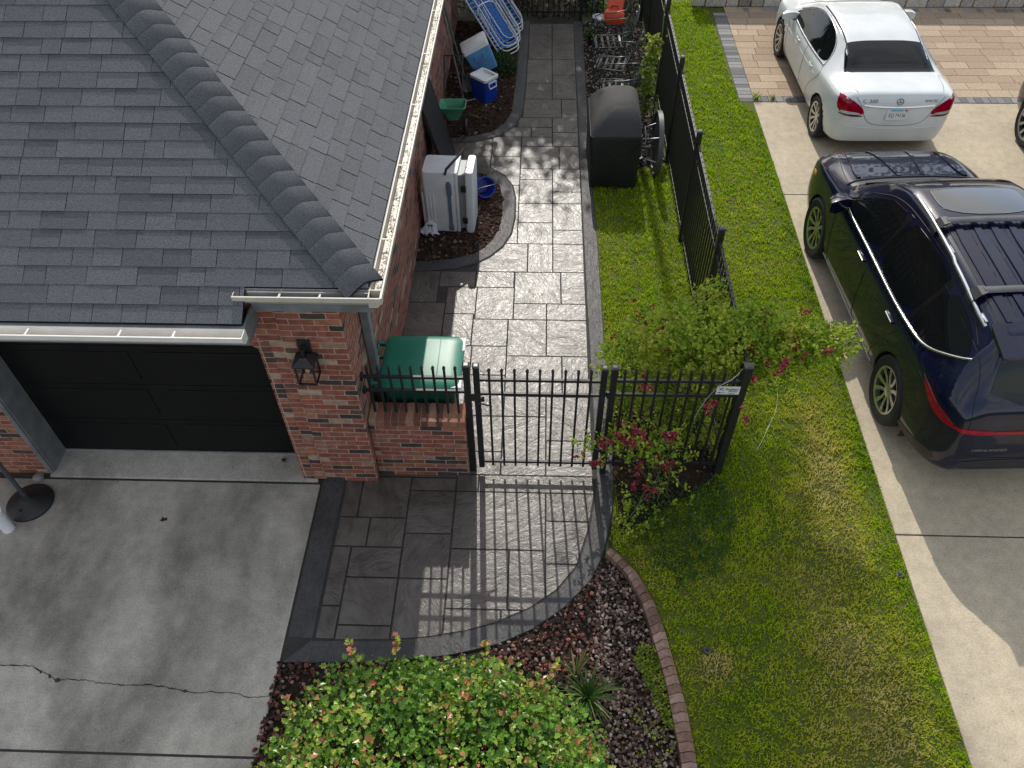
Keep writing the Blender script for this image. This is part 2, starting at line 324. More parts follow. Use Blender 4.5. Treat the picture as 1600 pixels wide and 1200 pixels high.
# paver court: tan running-bond pavers framed by a grey soldier course
def pavers(name, rects, m, th=.06, gap=.006, z=0):
    bm = B(); tn = []
    for (x0, x1, y0, y1) in rects:
        n0 = len(bm.faces); dz = random.uniform(-.002, .002); box(bm, x0 + gap / 2, x1 - gap / 2, y0 + gap / 2, y1 - gap / 2, z - th, z + dz, .006); tn += [random.random()] * (len(bm.faces) - n0)
    bm.faces.ensure_lookup_table(); lay = bm.faces.layers.float.new('tint')
    for f, t in zip(bm.faces, tn): f[lay] = t
    return struct(name, bm, m)
rc = []; y = 12.55; r = 0
while y < 15.75:
    x = 3.53 - random.uniform(0, .25)
    while x < 10.5:
        w = random.choice((.36, .46, .54)); a = max(x, 3.53)
        if x + w > 3.58: rc.append((a, x + w, y, y + .245))
        x += w
    y += .245; r += 1
M_PAVT = m_tint('tan_paver', [(0, (.30, .225, .16)), (.5, (.355, .27, .19)), (1, (.41, .325, .235))], .85, .2, 30, .45, bump=.3)
M_PAVG = m_tint('grey_paver', [(0, (.12, .12, .125)), (.5, (.19, .19, .195)), (1, (.27, .265, .26))], .85, .2, 40, .45, bump=.3)
pavers('paver_court', rc, M_PAVT)
rc = [(3.53 + i * .12, 3.65 + i * .12, 12.37, 12.55) for i in range(58)] + [(3.29, 3.53, 12.37 + i * .115, 12.485 + i * .115) for i in range(29)] + [(3.53 + i * .12, 3.65 + i * .12, 15.75, 15.93) for i in range(58)]
pavers('paver_border', rc, M_PAVG)
bm = B(); box(bm, 3.29, 10.5, 12.37, 15.93, -.1, -.02); struct('paver_bedding', bm, mat('joint_sand', (.10, .085, .06), .95))

# stamped concrete walk and patio: a dark groove sheet, ashlar slabs on it, darker borders around
OUTL = WALK_OUT + [(-2.17, 4.7), (-1.64, 4.7), (-1.64, 15.3)]
bm = B(); poly(bm, [(x - .02, y + .01) for x, y in WALK_OUT] + [(-2.17, 4.7), (-1.66, 4.72), (-1.66, 15.31)], -.004); struct('walk_groove', bm, M_GROOVE)
TILES= [(-0.225,0.202,13.785,15.21),(0.202,0.61,13.785,15.21),(-0.279,0.202,12.94,13.785),(0.202,0.61,13.23,13.785),(0.202,0.61,12.405,13.23),(-0.279,0.202,12.405,12.94),(-0.279,0.35,11.815,12.405),(0.35,0.61,11.815,12.405),(-0.346,0.202,11.525,11.815),(0.202,0.61,11.38,11.815),(-0.565,-0.13,11.24,11.525),(-0.13,0.202,11.24,11.525),(0.202,0.61,10.975,11.38),(-0.279,0.202,10.975,11.24),(-0.728,-0.279,10.69,11.24),(-1.168,-0.728,10.69,11.17),(-1.67,-1.168,10.69,11.17),(-0.279,0.303,10.365,10.975),(0.303,0.61,10.365,10.975),(-0.728,-0.279,9.935,10.69),(-1.168,-0.728,9.935,10.69),(-1.67,-1.168,9.935,10.69),(-0.279,0.202,10.08,10.365),(0.202,0.61,9.78,10.365),(-0.279,0.202,9.495,10.08),(0.202,0.61,9.495,9.78),(-0.728,-0.279,9.31,9.935),(-0.279,0.202,9.05,9.495),(0.202,0.61,8.89,9.495),(-0.279,0.202,8.585,9.05),(0.202,0.61,8.585,8.89),(-0.67,-0.279,8.585,9.31),(-0.791,-0.13,8.0,8.585),(-0.13,0.202,8.0,8.585),(0.202,0.61,8.0,8.585),(-0.791,-0.296,7.695,8.0),(-0.288,0.303,7.4,8.0),(0.303,0.61,7.4,8.0),(-1.255,-0.791,7.695,8.0),(-1.61,-1.255,7.4,8.0),(-0.76,-0.288,7.11,7.695),(-1.142,-0.76,7.2,7.695),(-1.61,-1.142,6.75,7.4),(-0.288,0.122,7.11,7.4),(0.122,0.61,7.11,7.4),(-1.142,-0.776,6.65,7.2),(-0.776,-0.346,6.65,7.11),(-0.346,0.122,6.495,7.11),(0.122,0.61,6.495,7.11),(-1.61,-1.142,6.185,6.75),(-1.124,-0.76,6.185,6.65),(-0.76,-0.346,6.185,6.65),(-0.346,0.303,5.87,6.495),(0.303,0.61,5.87,6.495),(-0.791,-0.346,5.577,6.185),(-1.61,-0.791,5.577,6.185),(-0.346,0.122,5.577,5.87),(0.122,0.61,5.25,5.87),(-0.728,-0.346,5.09,5.577),(-0.346,0.122,4.79,5.577),(0.122,0.61,4.79,5.25),(-0.728,-0.346,4.79,5.09),(-1.61,-0.791,4.742,5.577),(-0.565,0.61,4.58,4.79),(-0.791,-0.565,4.58,4.79),(-1.255,-0.791,4.58,4.742),(-0.791,0.122,3.92,4.58),(0.122,0.61,4.25,4.58),(0.122,0.61,3.78,4.25),(-0.791,-0.225,3.302,3.92),(-0.225,0.122,3.302,3.92),(0.122,0.47,3.302,3.78),(-0.791,-0.279,2.982,3.302),(-0.279,0.202,2.982,3.302),(-1.255,-0.791,4.08,4.58),(-1.255,-0.791,3.595,4.08),(-1.255,-0.791,2.982,3.595),(-1.748,-1.255,4.25,4.742),(-1.927,-1.748,4.25,4.695),(-1.927,-1.61,3.92,4.25),(-1.61,-1.255,3.92,4.25),(-1.927,-1.748,3.302,3.92),(-1.748,-1.255,3.595,3.92),(-1.748,-1.255,3.12,3.595),(-1.927,-1.748,2.982,3.302),(-1.748,-1.255,2.982,3.12)]
CLIP = WALK_IN[:18] + [(-1.93, 4.7), (-1.64, 4.72), (-1.64, 15.3)]
def clip_to(pts, half):     # Sutherland-Hodgman against a convex outline
    out = pts
    for (ax, ay), (bx, by) in zip(half, half[1:] + half[:1]):
        src, out = out, []
        for i in range(len(src)):
            p, q = src[i], src[(i + 1) % len(src)]
            sp = (bx - ax) * (p[1] - ay) - (by - ay) * (p[0] - ax); sq = (bx - ax) * (q[1] - ay) - (by - ay) * (q[0] - ax)
            if sp >= 0: out.append(p)
            if sp * sq < 0: t = sp / (sp - sq); out.append((p[0] + t * (q[0] - p[0]), p[1] + t * (q[1] - p[1])))
        if len(out) < 3: return []
    return out
PAT = [(-1.93, 2.98), (-1.25, 3.0), (-.88, 3.04), (-.59, 3.10), (-.31, 3.19), (-.02, 3.33), (.22, 3.51), (.41, 3.76), (.54, 4.19), (.61, 4.57), (.625, 5.0), (-1.93, 5.0)]
bm = B(); tn = []
for (x0, x1, y0, y1) in TILES:
    gp = .0045; x1 = min(x1, .618)
    if y1 < 4.75: x0 = max(x0, -1.925)
    pts = [(x0 + gp, y0 + gp), (x1 - gp, y0 + gp), (x1 - gp, y1 - gp), (x0 + gp, y1 - gp)]
    if y1 < 4.9: pts = clip_to(pts, PAT)
    if len(pts) < 3: continue
    n0 = len(bm.faces); q = prism(bm, pts, -.05, 0); top = [f for f in bm.faces[:] if len(f.verts) == len(pts) and all(abs(v.co.z) < 1e-6 for v in f.verts)] if 0 else None
    es = [e for e in {e for v in q for e in v.link_edges} if all(abs(v.co.z) < 1e-6 for v in e.verts)]
    bmesh.ops.bevel(bm, geom=es, offset=.004, segments=2, affect='EDGES'); tn += [random.random()] * (len(bm.faces) - n0)
lay = bm.faces.layers.float.new('tint')
for f, t in zip(bm.faces, tn): f[lay] = t
struct('stamped_walk', bm, M_SLAB)
def band(name, A, C, z0=-.08, z1=.004, n=80, m=M_BORDER, bev=.008):
    A = resample(A, n); C = resample(C, n); bm = B()
    a0 = [bm.verts.new((*p, z0)) for p in A]; a1 = [bm.verts.new((*p, z1 - bev)) for p in A]
    def inset(P, Q, t): return [(p[0] + (q[0] - p[0]) * t / max(.02, math.dist(p, q)), p[1] + (q[1] - p[1]) * t / max(.02, math.dist(p, q))) for p, q in zip(P, Q)]
    a2 = [bm.verts.new((*p, z1)) for p in inset(A, C, bev)]; c2 = [bm.verts.new((*p, z1)) for p in inset(C, A, bev)]
    c1 = [bm.verts.new((*p, z1 - bev)) for p in C]; c0 = [bm.verts.new((*p, z0)) for p in C]
    for L, K in ((a0, a1), (a1, a2), (a2, c2), (c2, c1), (c1, c0)):
        for i in range(n - 1): bm.faces.new((L[i], L[i + 1], K[i + 1], K[i]))
    for i in (0, n - 1): bm.faces.new([q[i] for q in (a0, a1, a2, c2, c1, c0)])
    return struct(name, bm, m, 40)
def gapline(P, d):   # shift a polyline sideways
    P = np.array(P); t = np.gradient(P, axis=0); t /= np.linalg.norm(t, axis=1)[:, None]; return [tuple(q) for q in P + np.c_[-t[:, 1], t[:, 0]] * d]
WO = resample(WALK_OUT, 120); WI = resample(WALK_IN, 120)
# pair the points by closest approach so the band keeps its width round the bend
WI2 = []
for p in WO[:]:
    j = min(range(len(WI)), key=lambda k: math.dist(WI[k], p)); WI2.append(WI[j])
WI2 = [(x * (1 - .012) + a * .012, y) for (x, y), (a, b) in zip(WI2, WO)]
def band2(name, A, C):
    n = len(A); bm = B(); z0, z1, bev = -.08, .004, .008
    def ins(P, Q, t): return [(p[0] + (q[0] - p[0]) * t / max(.02, math.dist(p, q)), p[1] + (q[1] - p[1]) * t / max(.02, math.dist(p, q))) for p, q in zip(P, Q)]
    Cg = ins(C, A, .012); rows = [(A, z0), (A, z1 - bev), (ins(A, Cg, bev), z1), (ins(Cg, A, bev), z1), (Cg, z1 - bev), (Cg, z0)]
    V = [[bm.verts.new((*p, z)) for p in P] for P, z in rows]
    for L, K in zip(V, V[1:]):
        for i in range(n - 1): bm.faces.new((L[i], L[i + 1], K[i + 1], K[i]))
    bmesh.ops.remove_doubles(bm, verts=bm.verts[:], dist=.0005)
    return struct(name, bm, M_BORDER, 40)
band2('walk_border', WO, WI2)
bm = B(); box(bm, -2.165, -1.945, 2.99, 4.69, -.08, .004, .006); struct('patio_border', bm, M_BORDER)
bm = B(); pg = gapline(BED1_OUT, 0); poly(bm, BED1_OUT, .003); struct('bed_groove', bm, M_GROOVE)
bm = B(); poly(bm, BED2_OUT + [(-1.64, 15.3)], .003); struct('bed_groove', bm, M_GROOVE)
def shrink(P, c, d): return [(x + (c[0] - x) / math.hypot(c[0] - x, c[1] - y) * d if x > -1.6 else x, y + (c[1] - y) / math.hypot(c[0] - x, c[1] - y) * d) for x, y in P]
band('bed_border', shrink(BED1_OUT, (-1.6, 9.25), .016), BED1_IN, -.05, .012)
band('bed_border', shrink(BED2_OUT, (-1.6, 13.2), .016), BED2_IN, -.05, .012)
# mulch, rock and gravel beds: soil sheet, then loose pieces
bm = B(); poly(bm, BED1_IN, .008); struct('mulch_bed', bm, M_SOIL)
bm = B(); poly(bm, BED2_IN + [(-1.64, 15.3)], .008); struct('mulch_bed', bm, M_SOIL)
ROCK = [(-2.2, 2.755), (-1.2, 2.79), (-.72, 2.85), (-.30, 2.96), (-.01, 3.10), (.28, 3.31), (.56, 3.62), (.66, 3.86)] + EDGE_IN + [(-2.3, -1)]
bm = B(); poly(bm, ROCK, -.02); struct('rock_bed', bm, M_SOIL)
GRAV = [(.78, 10.2), (1.0, 10.25), (1.9, 10.6), (1.9, 15.3), (.78, 15.3)]
bm = B(); poly(bm, GRAV, -.004); struct('gravel_bed', bm, M_SOIL)
ROSEBED = [(.83, 5.0), (.83, 6.3), (1.2, 6.45), (1.75, 6.0), (1.9, 5.2), (1.85, 4.78), (1.3, 4.42), (1.0, 4.2), (.86, 4.1), (.84, 4.5)]
bm = B(); poly(bm, ROSEBED, .0); struct('rose_bed', bm, M_SOIL)
def stones(name, P, n, size, m, flat=.75, zb=0, ybias=None, sub=1):
    P_ = np.array(P); lo, hi = P_.min(0), P_.max(0); X = RNG.uniform(lo[0], hi[0], n * 4); Y = RNG.uniform(lo[1], hi[1], n * 4); k = inside(X, Y, P); X, Y = X[k][:n], Y[k][:n]
    bm = B(); bmesh.ops.create_icosphere(bm, subdivisions=sub, radius=1); bv = np.array([v.co[:] for v in bm.verts]); bf = np.array([[v.index for v in f.verts] for f in bm.faces]); bm.free()
    V = []; F = []; T = []
    for i, (x, y) in enumerate(zip(X, Y)):
        s_ = size * random.uniform(.5, 1.45); sc = np.array([s_ * random.uniform(.7, 1.3), s_ * random.uniform(.6, 1.0), s_ * flat * random.uniform(.6, 1.1)])
        q = bv * (1 + RNG.uniform(-.28, .2, (len(bv), 1))) * sc; M = np.array(Matrix.Rotation(random.random() * 6.3, 3, 'Z') @ Matrix.Rotation(random.uniform(-.6, .6), 3, 'X'))
        V.append(q @ M.T + [x, y, zb + s_ * .35 + random.random() * size * .5]); F.append(bf + i * len(bv)); T += [random.random()] * len(bf)
    return tag(npmesh(name, np.vstack(V), np.vstack(F), m, None, T), kind='stuff')
M_LAVA = m_tint('lava_rock', [(0, (.028, .024, .024)), (.3, (.045, .032, .031)), (.5, (.085, .034, .028)), (.78, (.15, .05, .038)), (.86, (.20, .085, .06)), (.96, (.26, .21, .19))], .9, .2, 90, .6, bump=.6)
M_PALE = m_tint('pale_rock', [(0, (.03, .022, .02)), (.4, (.075, .05, .043)), (.7, (.15, .10, .085)), (.88, (.26, .19, .16)), (1, (.42, .36, .31))], .9, .2, 80, .5, bump=.5)
M_MULCH = m_tint('mulch_chip', [(0, (.024, .016, .013)), (.6, (.05, .028, .022)), (.9, (.10, .048, .035)), (1, (.2, .15, .11))], .95, .1, 60, .5)
M_GRAV = m_tint('pea_gravel', [(0, (.10, .085, .07)), (.6, (.22, .19, .16)), (1, (.4, .37, .33))], .9, .2, 60, .5)
vis = lambda P, y0: [p for p in P]
tag(stones('lava_rocks', [p if p[1] > .9 else (p[0], 1.5) for p in ROCK[:8]] + [(.60, 3.4), (.62, 3.0), (.66, 2.4), (.5, 1.5), (-2.25, 1.5)], 5200, .0165, M_LAVA), 'loose red and black lava rocks filling the bed beside the patio curve', 'rocks')
tag(stones('pale_rocks', [(.60, 3.65), (.72, 3.82), (.88, 3.62), (.99, 3.35), (1.06, 3.01), (1.13, 2.66), (1.19, 2.06), (1.2, 1.5), (.45, 1.5), (.58, 2.4), (.55, 3.0)], 2600, .016, M_PALE), 'pale pinkish stones scattered along the brick edging', 'rocks')
tag(stones('mulch', BED1_IN, 1500, .024, M_MULCH, .5), 'reddish brown mulch chips round the white cooler', 'mulch')
tag(stones('mulch', BED2_IN + [(-1.64, 15.3)], 2400, .024, M_MULCH, .5), 'dark mulch in the long bed by the far brick wall', 'mulch')
tag(stones('gravel', GRAV, 2600, .017, M_GRAV), 'pea gravel under the metal patio chairs', 'gravel')
tag(stones('leaf_litter', ROSEBED, 700, .02, M_MULCH, .4), 'brown litter under the rose bushes', 'mulch')
# grass
def grass(name, P, dens, label, hmul=1.0, hole=None):
    P_ = np.array(P); lo, hi = P_.min(0), P_.max(0); n = int((hi[0] - lo[0]) * (hi[1] - lo[1]) * dens)
    X = RNG.uniform(lo[0], hi[0], n); Y = RNG.uniform(lo[1], hi[1], n); k = inside(X, Y, P)
    if hole is not None: k &= ~inside(X, Y, hole)
    X, Y = X[k], Y[k]
    dry = vn(X, Y, .9, 3) + .5 * vn(X, Y, 3.1, 8); wet = vn(X, Y, 1.7, 20)
    spot = sum(np.exp(-(((X - a) / r) ** 2 + ((Y - b) / q) ** 2)) * w for a, b, r, q, w in ((3.0, 5.0, .28, .75, 1.1), (2.95, 6.9, .12, .12, 1.5), (1.62, 2.85, .22, .16, 1.2), (2.7, 3.0, .5, .7, .5), (2.5, 2.0, .7, .4, .5), (3.0, 2.4, .3, .6, .6)))
    far = np.clip((Y - 6) / 6, 0, 1)
    keep = RNG.random(len(X)) > np.clip((dry + .7 * spot - .45) * .55, 0, .6); X, Y, dry, wet, spot, far = (q[keep] for q in (X, Y, dry, wet, spot, far)); n = len(X)
    edge = np.clip((X - 3.28) / .2, 0, 1); cl = vn(X, Y, 7.5, 40) + .6 * vn(X, Y, 16, 50)
    kk = RNG.random(len(X)) < np.clip(.9 + .8 * cl, .38, 1); X, Y, dry, wet, spot, far, edge, cl = (q[kk] for q in (X, Y, dry, wet, spot, far, edge, cl)); n = len(X)
    t = np.clip(.40 + .16 * cl + .27 * dry * (1 - far) + .45 * spot * (1 - far) - .10 * far - .15 * edge + RNG.normal(0, .15, n), 0, 1)
    a = RNG.uniform(0, 6.28, n); lean = RNG.uniform(.15, .95, n); h = hmul * RNG.uniform(.02, .05, n) * (1 + .25 * wet + .12 * edge + .45 * np.clip(cl, -.5, .8)) ; w = RNG.uniform(.003, .006, n) * (1 + .35 * far)
    dx, dy = np.cos(a), np.sin(a); Z = np.zeros(n) - .012
    b0 = np.c_[X - dy * w, Y + dx * w, Z]; b1 = np.c_[X + dy * w, Y - dx * w, Z]
    m0 = np.c_[X + dx * h * lean * .35 - dy * w * .8, Y + dy * h * lean * .35 + dx * w * .8, Z + h * .62]; m1 = np.c_[X + dx * h * lean * .35 + dy * w * .8, Y + dy * h * lean * .35 - dx * w * .8, Z + h * .62]
    tp = np.c_[X + dx * h * lean, Y + dy * h * lean, Z + h * (1.08 - .35 * lean)]
    V = np.stack([b0, b1, m0, m1, tp], 1).reshape(-1, 3); i = np.arange(n) * 5
    F = np.vstack([np.c_[i, i + 1, i + 3], np.c_[i, i + 3, i + 2], np.c_[i + 2, i + 3, i + 4]]); T = np.tile(t, 3)
    return tag(npmesh(name, V, F, M_GRASS, None, T), label, 'grass', kind='stuff')
M_GRASS = m_tint('grass_blade', [(0, (.10, .21, .003)), (.3, (.27, .46, .002)), (.5, (.43, .51, .02)), (.68, (.52, .49, .06)), (.85, (.62, .54, .17)), (1, (.68, .58, .28))], .7, .12, 3, .3, trans=.5)
NE = NX - .012
GL = [(1.36, 1.2), (NE, 1.2), (NE, 8.0), (.815, 8.0), (.82, 6.4), (.83, 4.65), (.80, 4.34), (.74, 4.05), (.78, 3.98), (.985, 3.74), (1.125, 3.44), (1.20, 3.14), (1.25, 2.86), (1.32, 2.45)]
grass('grass', GL, 5600, 'short lawn grass with dry patches along the concrete drive', hole=ROSEBED)
grass('grass', [(.82, 8.0), (NE, 8.0), (NE, 12.0), (3.27, 12.4), (3.2, 16.2), (1.95, 16.2), (1.95, 10.5), (1.0, 10.2), (.79, 10.2)], 3400, 'bright green lawn running along the black side fence', 1.1)

# ================================================================== the brick garage house
EX, EY, EZ, K = -1.33, 4.70, 2.62, .62
zf = lambda y: EZ + K * (y - EY)
HS = thing('brick_house', 'red brick garage house with a grey shingled hip roof and black garage door', 'house', (-1.6, 4.7, 0))
bm = B()
box(bm, -2.36, -1.6, 4.70, 5.03, 0, 2.52); box(bm, -2.13, -1.595, 4.685, 4.75, 0, 2.5)          # pier and its proud face
prism(bm, [(-2.36, 1.93), (-2.36, 2.5), (-5.02, 2.5), (-5.02, 2.16), (-2.68, 2.16)], 4.703, 5.0, 'y')   # header with a clipped corner
box(bm, -9, -5.02, 4.70, 5.0, 0, 2.5)
box(bm, -1.95, -1.603, 5.03, 15.6, 0, 2.52)
W_ = ob('wall', bm, M_BRICK, HS)
bm = B(); box(bm, -2.365, -2.255, 4.694, 4.99, 0.0, 1.95)
prism(bm, [(-2.363, 1.925), (-2.30, 2.02), (-2.62, 2.245), (-2.685, 2.155)], 4.692, 4.99, 'y'); prism(bm, [(-2.684, 2.155), (-2.64, 2.255), (-4.99, 2.255), (-4.99, 2.155)], 4.691, 4.99, 'y')
ob('brick_surround', bm, M_BRICKJ, HS)
bm = B(); box(bm, -5.018, -4.985, 4.72, 5.0, 0.012, 2.155); box(bm, -5.045, -5.0, 4.697, 4.725, .012, 2.2, .004); ob('door_jamb', bm, M_TRIMG, HS)
D_ = B()
for k in range(4):
    z0 = .03 + k * .53; box(D_, -4.985, -2.33, 5.0, 5.05, z0, z0 + .522, .004)
    for a, c in ((-4.8, -3.75), (-3.55, -2.5)): box(D_, a, c, 4.992, 5.02, z0 + .07, z0 + .45, .008)
gd = ob('garage_door', D_, M_DOOR, HS)
bm = B(); box(bm, -4.985, -2.36, 4.985, 5.03, .013, .032, .004); o = ob('door_seal', bm, mat('seal_grey', (.22, .22, .22), .7)); o.parent = gd; o.location = -Vector(HS.location)
bm = B(); box(bm, -9, -2.28, 4.415, 4.44, 2.25, 2.44); box(bm, -9, -2.28, 4.44, 4.7, 2.255, 2.275); box(bm, -2.30, -2.28, 4.44, 4.70, 2.27, 2.44)
box(bm, -2.28, -1.31, 4.66, 4.684, 2.40, 2.6); box(bm, -1.345, -1.318, 4.684, 16, 2.40, 2.6); box(bm, -1.6, -1.345, 4.75, 16, 2.41, 2.43); ob('fascia', bm, M_TRIMG, HS)
# roof: deck plus every shingle tab as a lapped slab
YT = 11.2; RX = EX - (YT - EY)
bm = B()
q = lambda x, y, z: bm.verts.new((x, y, z - .02))
zr = lambda x: EZ + K * (EX - x)
bm.faces.new([q(EX, EY, EZ), q(RX, YT, zf(YT)), q(-14, YT, zf(YT)), q(-14, EY, EZ)]); bm.faces.new([q(-2.3, EY, EZ), q(-14, EY, EZ), q(-14, 4.42, zf(4.42)), q(-2.3, 4.42, zf(4.42))])
bm.faces.new([q(EX, EY, EZ), q(EX, 17, EZ), q(RX, 17, zr(RX)), q(RX, YT, zf(YT))])
bm.faces.new([q(RX, YT, zf(YT)), q(RX, 17, zr(RX)), q(-14, 17, zr(RX)), q(-14, YT, zf(YT))])
rf = ob('roof', bm, M_SHING, HS, rec=False); settint(rf, lambda p: 0)
def shingles(name, front):
    V = []; F = []; T = []
    sl = math.sqrt(1 + K * K); ex = .153; n = np.array([0, -K, 1]) / sl if front else np.array([K, 0, 1]) / sl
    rows = 33 if front else 27
    for r in range(-2 if front else 0, rows):
        h0 = r * ex / sl; h1 = h0 + (ex + .03) / sl
        lim0 = EX - max(0, h0) if front else EY + max(0, h0)
        a0, a1 = (-8.6, lim0 + .02) if front else (lim0 - .02, 16.8)
        if front and r < 0: a1 = -2.30
        p = a0 - random.random() * .2; jog = random.uniform(-.003, .003)
        while p < a1:
            w = random.choice((.17, .22, .26, .31, .36, .42)) * random.uniform(.9, 1.1); e = min(p + w, a1)
            if e - p < .02: p += w; continue
            th = random.choice((.004, .005, .0075)); base = np.clip(random.gauss(.5, .10 if front else .06), .05, .95)
            hm = h0 + (h1 - h0) * random.uniform(.42, .6)
            def P(u, h, t):
                lim = (EX - h) if front else (EY + h)
                if front: u = min(u, lim) if h >= 0 else u; return np.array([u, EY + h, EZ + K * h]) + n * t
                u = max(u, lim); return np.array([EX - h, u, EZ + K * h]) + n * t
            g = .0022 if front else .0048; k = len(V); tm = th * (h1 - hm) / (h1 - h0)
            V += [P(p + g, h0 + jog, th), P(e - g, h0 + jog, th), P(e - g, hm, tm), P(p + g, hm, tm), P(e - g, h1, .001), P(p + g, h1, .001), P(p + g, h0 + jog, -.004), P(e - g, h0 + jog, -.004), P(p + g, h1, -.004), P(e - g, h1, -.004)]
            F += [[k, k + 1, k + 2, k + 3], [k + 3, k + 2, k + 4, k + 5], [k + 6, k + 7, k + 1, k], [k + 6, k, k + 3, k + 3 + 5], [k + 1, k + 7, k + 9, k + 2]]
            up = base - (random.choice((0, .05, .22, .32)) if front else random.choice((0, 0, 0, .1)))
            T += [base, np.clip(up, .10, 1), .0, .0, .0]; p += w  # near-black butts and sides: shadow lines between tabs put into the tint
    return npmesh(name, np.array(V), np.array(F), M_SHING, HS, T)
sh1 = shingles('shingle_courses', True); sh2 = shingles('shingle_courses', False)
V = []; F = []; T = []
hd = np.array([-1, 1, K]); hl = np.linalg.norm(hd); hd = hd / hl; st = .172
for i in range(45):
    base = np.array([EX, EY, EZ]) + hd * (i * st + .04); t = np.clip(random.gauss(.40, .06), .1, .9); k = len(V)
    for j, (al, lift) in enumerate(((0, .004), (st + .05, .001))):
        for a in np.linspace(-1, 1, 11):
            w = .175; off = a * w; dv = np.array([1, 1, -K * abs(0)]) / math.sqrt(2)
            # across the hip: follow each plane, rounded over the crest
            drop = K / math.sqrt(2) * (math.sqrt(off * off + .04 ** 2) - .04)
            V.append(base + hd * al + np.array([1, 1, 0]) / math.sqrt(2) * off - np.array([0, 0, 1]) * drop + np.array([0, 0, 1]) * (lift + .014))
    for a in range(11): V.append(V[k + a] - np.array([0, 0, .02]))
    for a in range(10): F += [[k + a, k + a + 1, k + 11 + a + 1, k + 11 + a], [k + 22 + a, k + 22 + a + 1, k + a + 1, k + a]]; T += [t, 0]
cap = npmesh('hip_caps', np.array(V), np.array(F), M_SHING, HS, T, smooth=False)
cap.data.polygons.foreach_set('use_smooth', [True] * len(cap.data.polygons))
for o in (sh1, sh2, cap): o.parent = rf
# gutters
GP = [(0, .1), (0, 0), (.068, 0), (.11, .055), (.11, .1), (.097, .1), (.097, .06), (.064, .012), (.008, .012), (.008, .1)]
def gutter(name, a, b, out, z, m, straps, debris=0):
    a, b = Vector(a), Vector(b); d = (b - a).normalized(); o3 = Vector(out); bm = B()
    loft(bm, [[(p + o3 * u + Vector((0, 0, z + v)))[:] for u, v in GP] for p in (a, b)])
    g = ob(name, bm, m, HS)
    for p in (a + d * .004, b - d * .004):      # end caps
        bm = B(); V = [p + o3 * u + Vector((0, 0, z + v)) for u, v in ((.004, .098), (.004, .004), (.068, .004), (.106, .056), (.106, .098))]; A = [bm.verts.new(v - d * .003) for v in V]; C = [bm.verts.new(v + d * .003) for v in V]
        bm.faces.new(A); bm.faces.new(C[::-1]); [bm.faces.new((A[i], C[i], C[(i + 1) % 5], A[(i + 1) % 5])) for i in range(5)]
        e = ob('end_cap', bm, m); e.parent = g; e.location = -Vector(HS.location)
    L = (b - a).length
    for t in straps:
        p = a + d * t; bm = B(); Mx = Matrix((( *(d), 0), (*o3, 0), (0, 0, 1, 0), (0, 0, 0, 1))).transposed(); Mx.translation = p + Vector((0, 0, z))
        box(bm, -.008, .008, .004, .105, .086, .0915, 0, Mx); box(bm, -.008, .008, .094, .1125, .086, .1015, 0, Mx)
        e = ob('hanger', bm, m); e.parent = g; e.location = -Vector(HS.location)
    if debris:
        V = []; n = int(L * 85); F = []; T = []
        for i in range(n):
            t = random.random() * L; u = random.uniform(.012, .085); p = a + d * t + o3 * u + Vector((0, 0, z + .02 + .05 * u / .1 * random.random() + .03 * noise.noise((t * 2, 0, 0)))); r = random.uniform(.003, .008); k = len(V)
            v1 = Vector((random.uniform(-1, 1), random.uniform(-1, 1), random.uniform(-.3, .3))).normalized() * r * 2.2; v2 = v1.cross(Vector((0, 0, 1))).normalized() * r
            V += [p - v1, p + v2, p + v1, p - v2 + Vector((0, 0, r * .4))]; F.append([k, k + 1, k + 2, k + 3]); T.append(random.random())
        e = npmesh('debris', np.array([list(v) for v in V]) - np.array(HS.location), np.array(F), debris, None, T); e.parent = g; e['kind'] = 'stuff'
    return g
M_DEB = m_tint('gutter_debris', [(0, (.12, .10, .07)), (.5, (.20, .17, .12)), (.85, (.26, .23, .17)), (1, (.30, .27, .20))], .9, .1, 60, .5)
M_DEBD = m_tint('leaf_debris', [(0, (.02, .016, .012)), (.7, (.06, .042, .026)), (1, (.14, .11, .07))], .9, .1, 60, .5)
gutter('gutter', (EX + .012, 4.60, 0), (EX + .012, 16, 0), (1, 0, 0), 2.505, M_GUT, [.75 + 1.1 * i for i in range(10)], M_DEB)
gutter('gutter', (EX + .11, 4.705, 0), (-2.39, 4.705, 0), (0, -1, 0), 2.502, M_GUT, [.48, .8], M_DEBD)
gutter('gutter', (-2.275, 4.413, 0), (-9, 4.413, 0), (0, -1, 0), 2.335, M_GUTW, [.55, .98, 1.72, 2.3, 3.0], 0)
bm = B(); box(bm, -1.595, -1.52, 5.21, 5.31, .25, 2.3, .008); box(bm, -1.595, -1.515, 5.205, 5.315, 1.18, 1.2, .003)
prism(bm, [(-1.595, 2.28), (-1.52, 2.28), (-1.255, 2.47), (-1.255, 2.51), (-1.33, 2.51)], 5.215, 5.305, 'y'); ob('downspout', bm, M_TRIMG, HS)
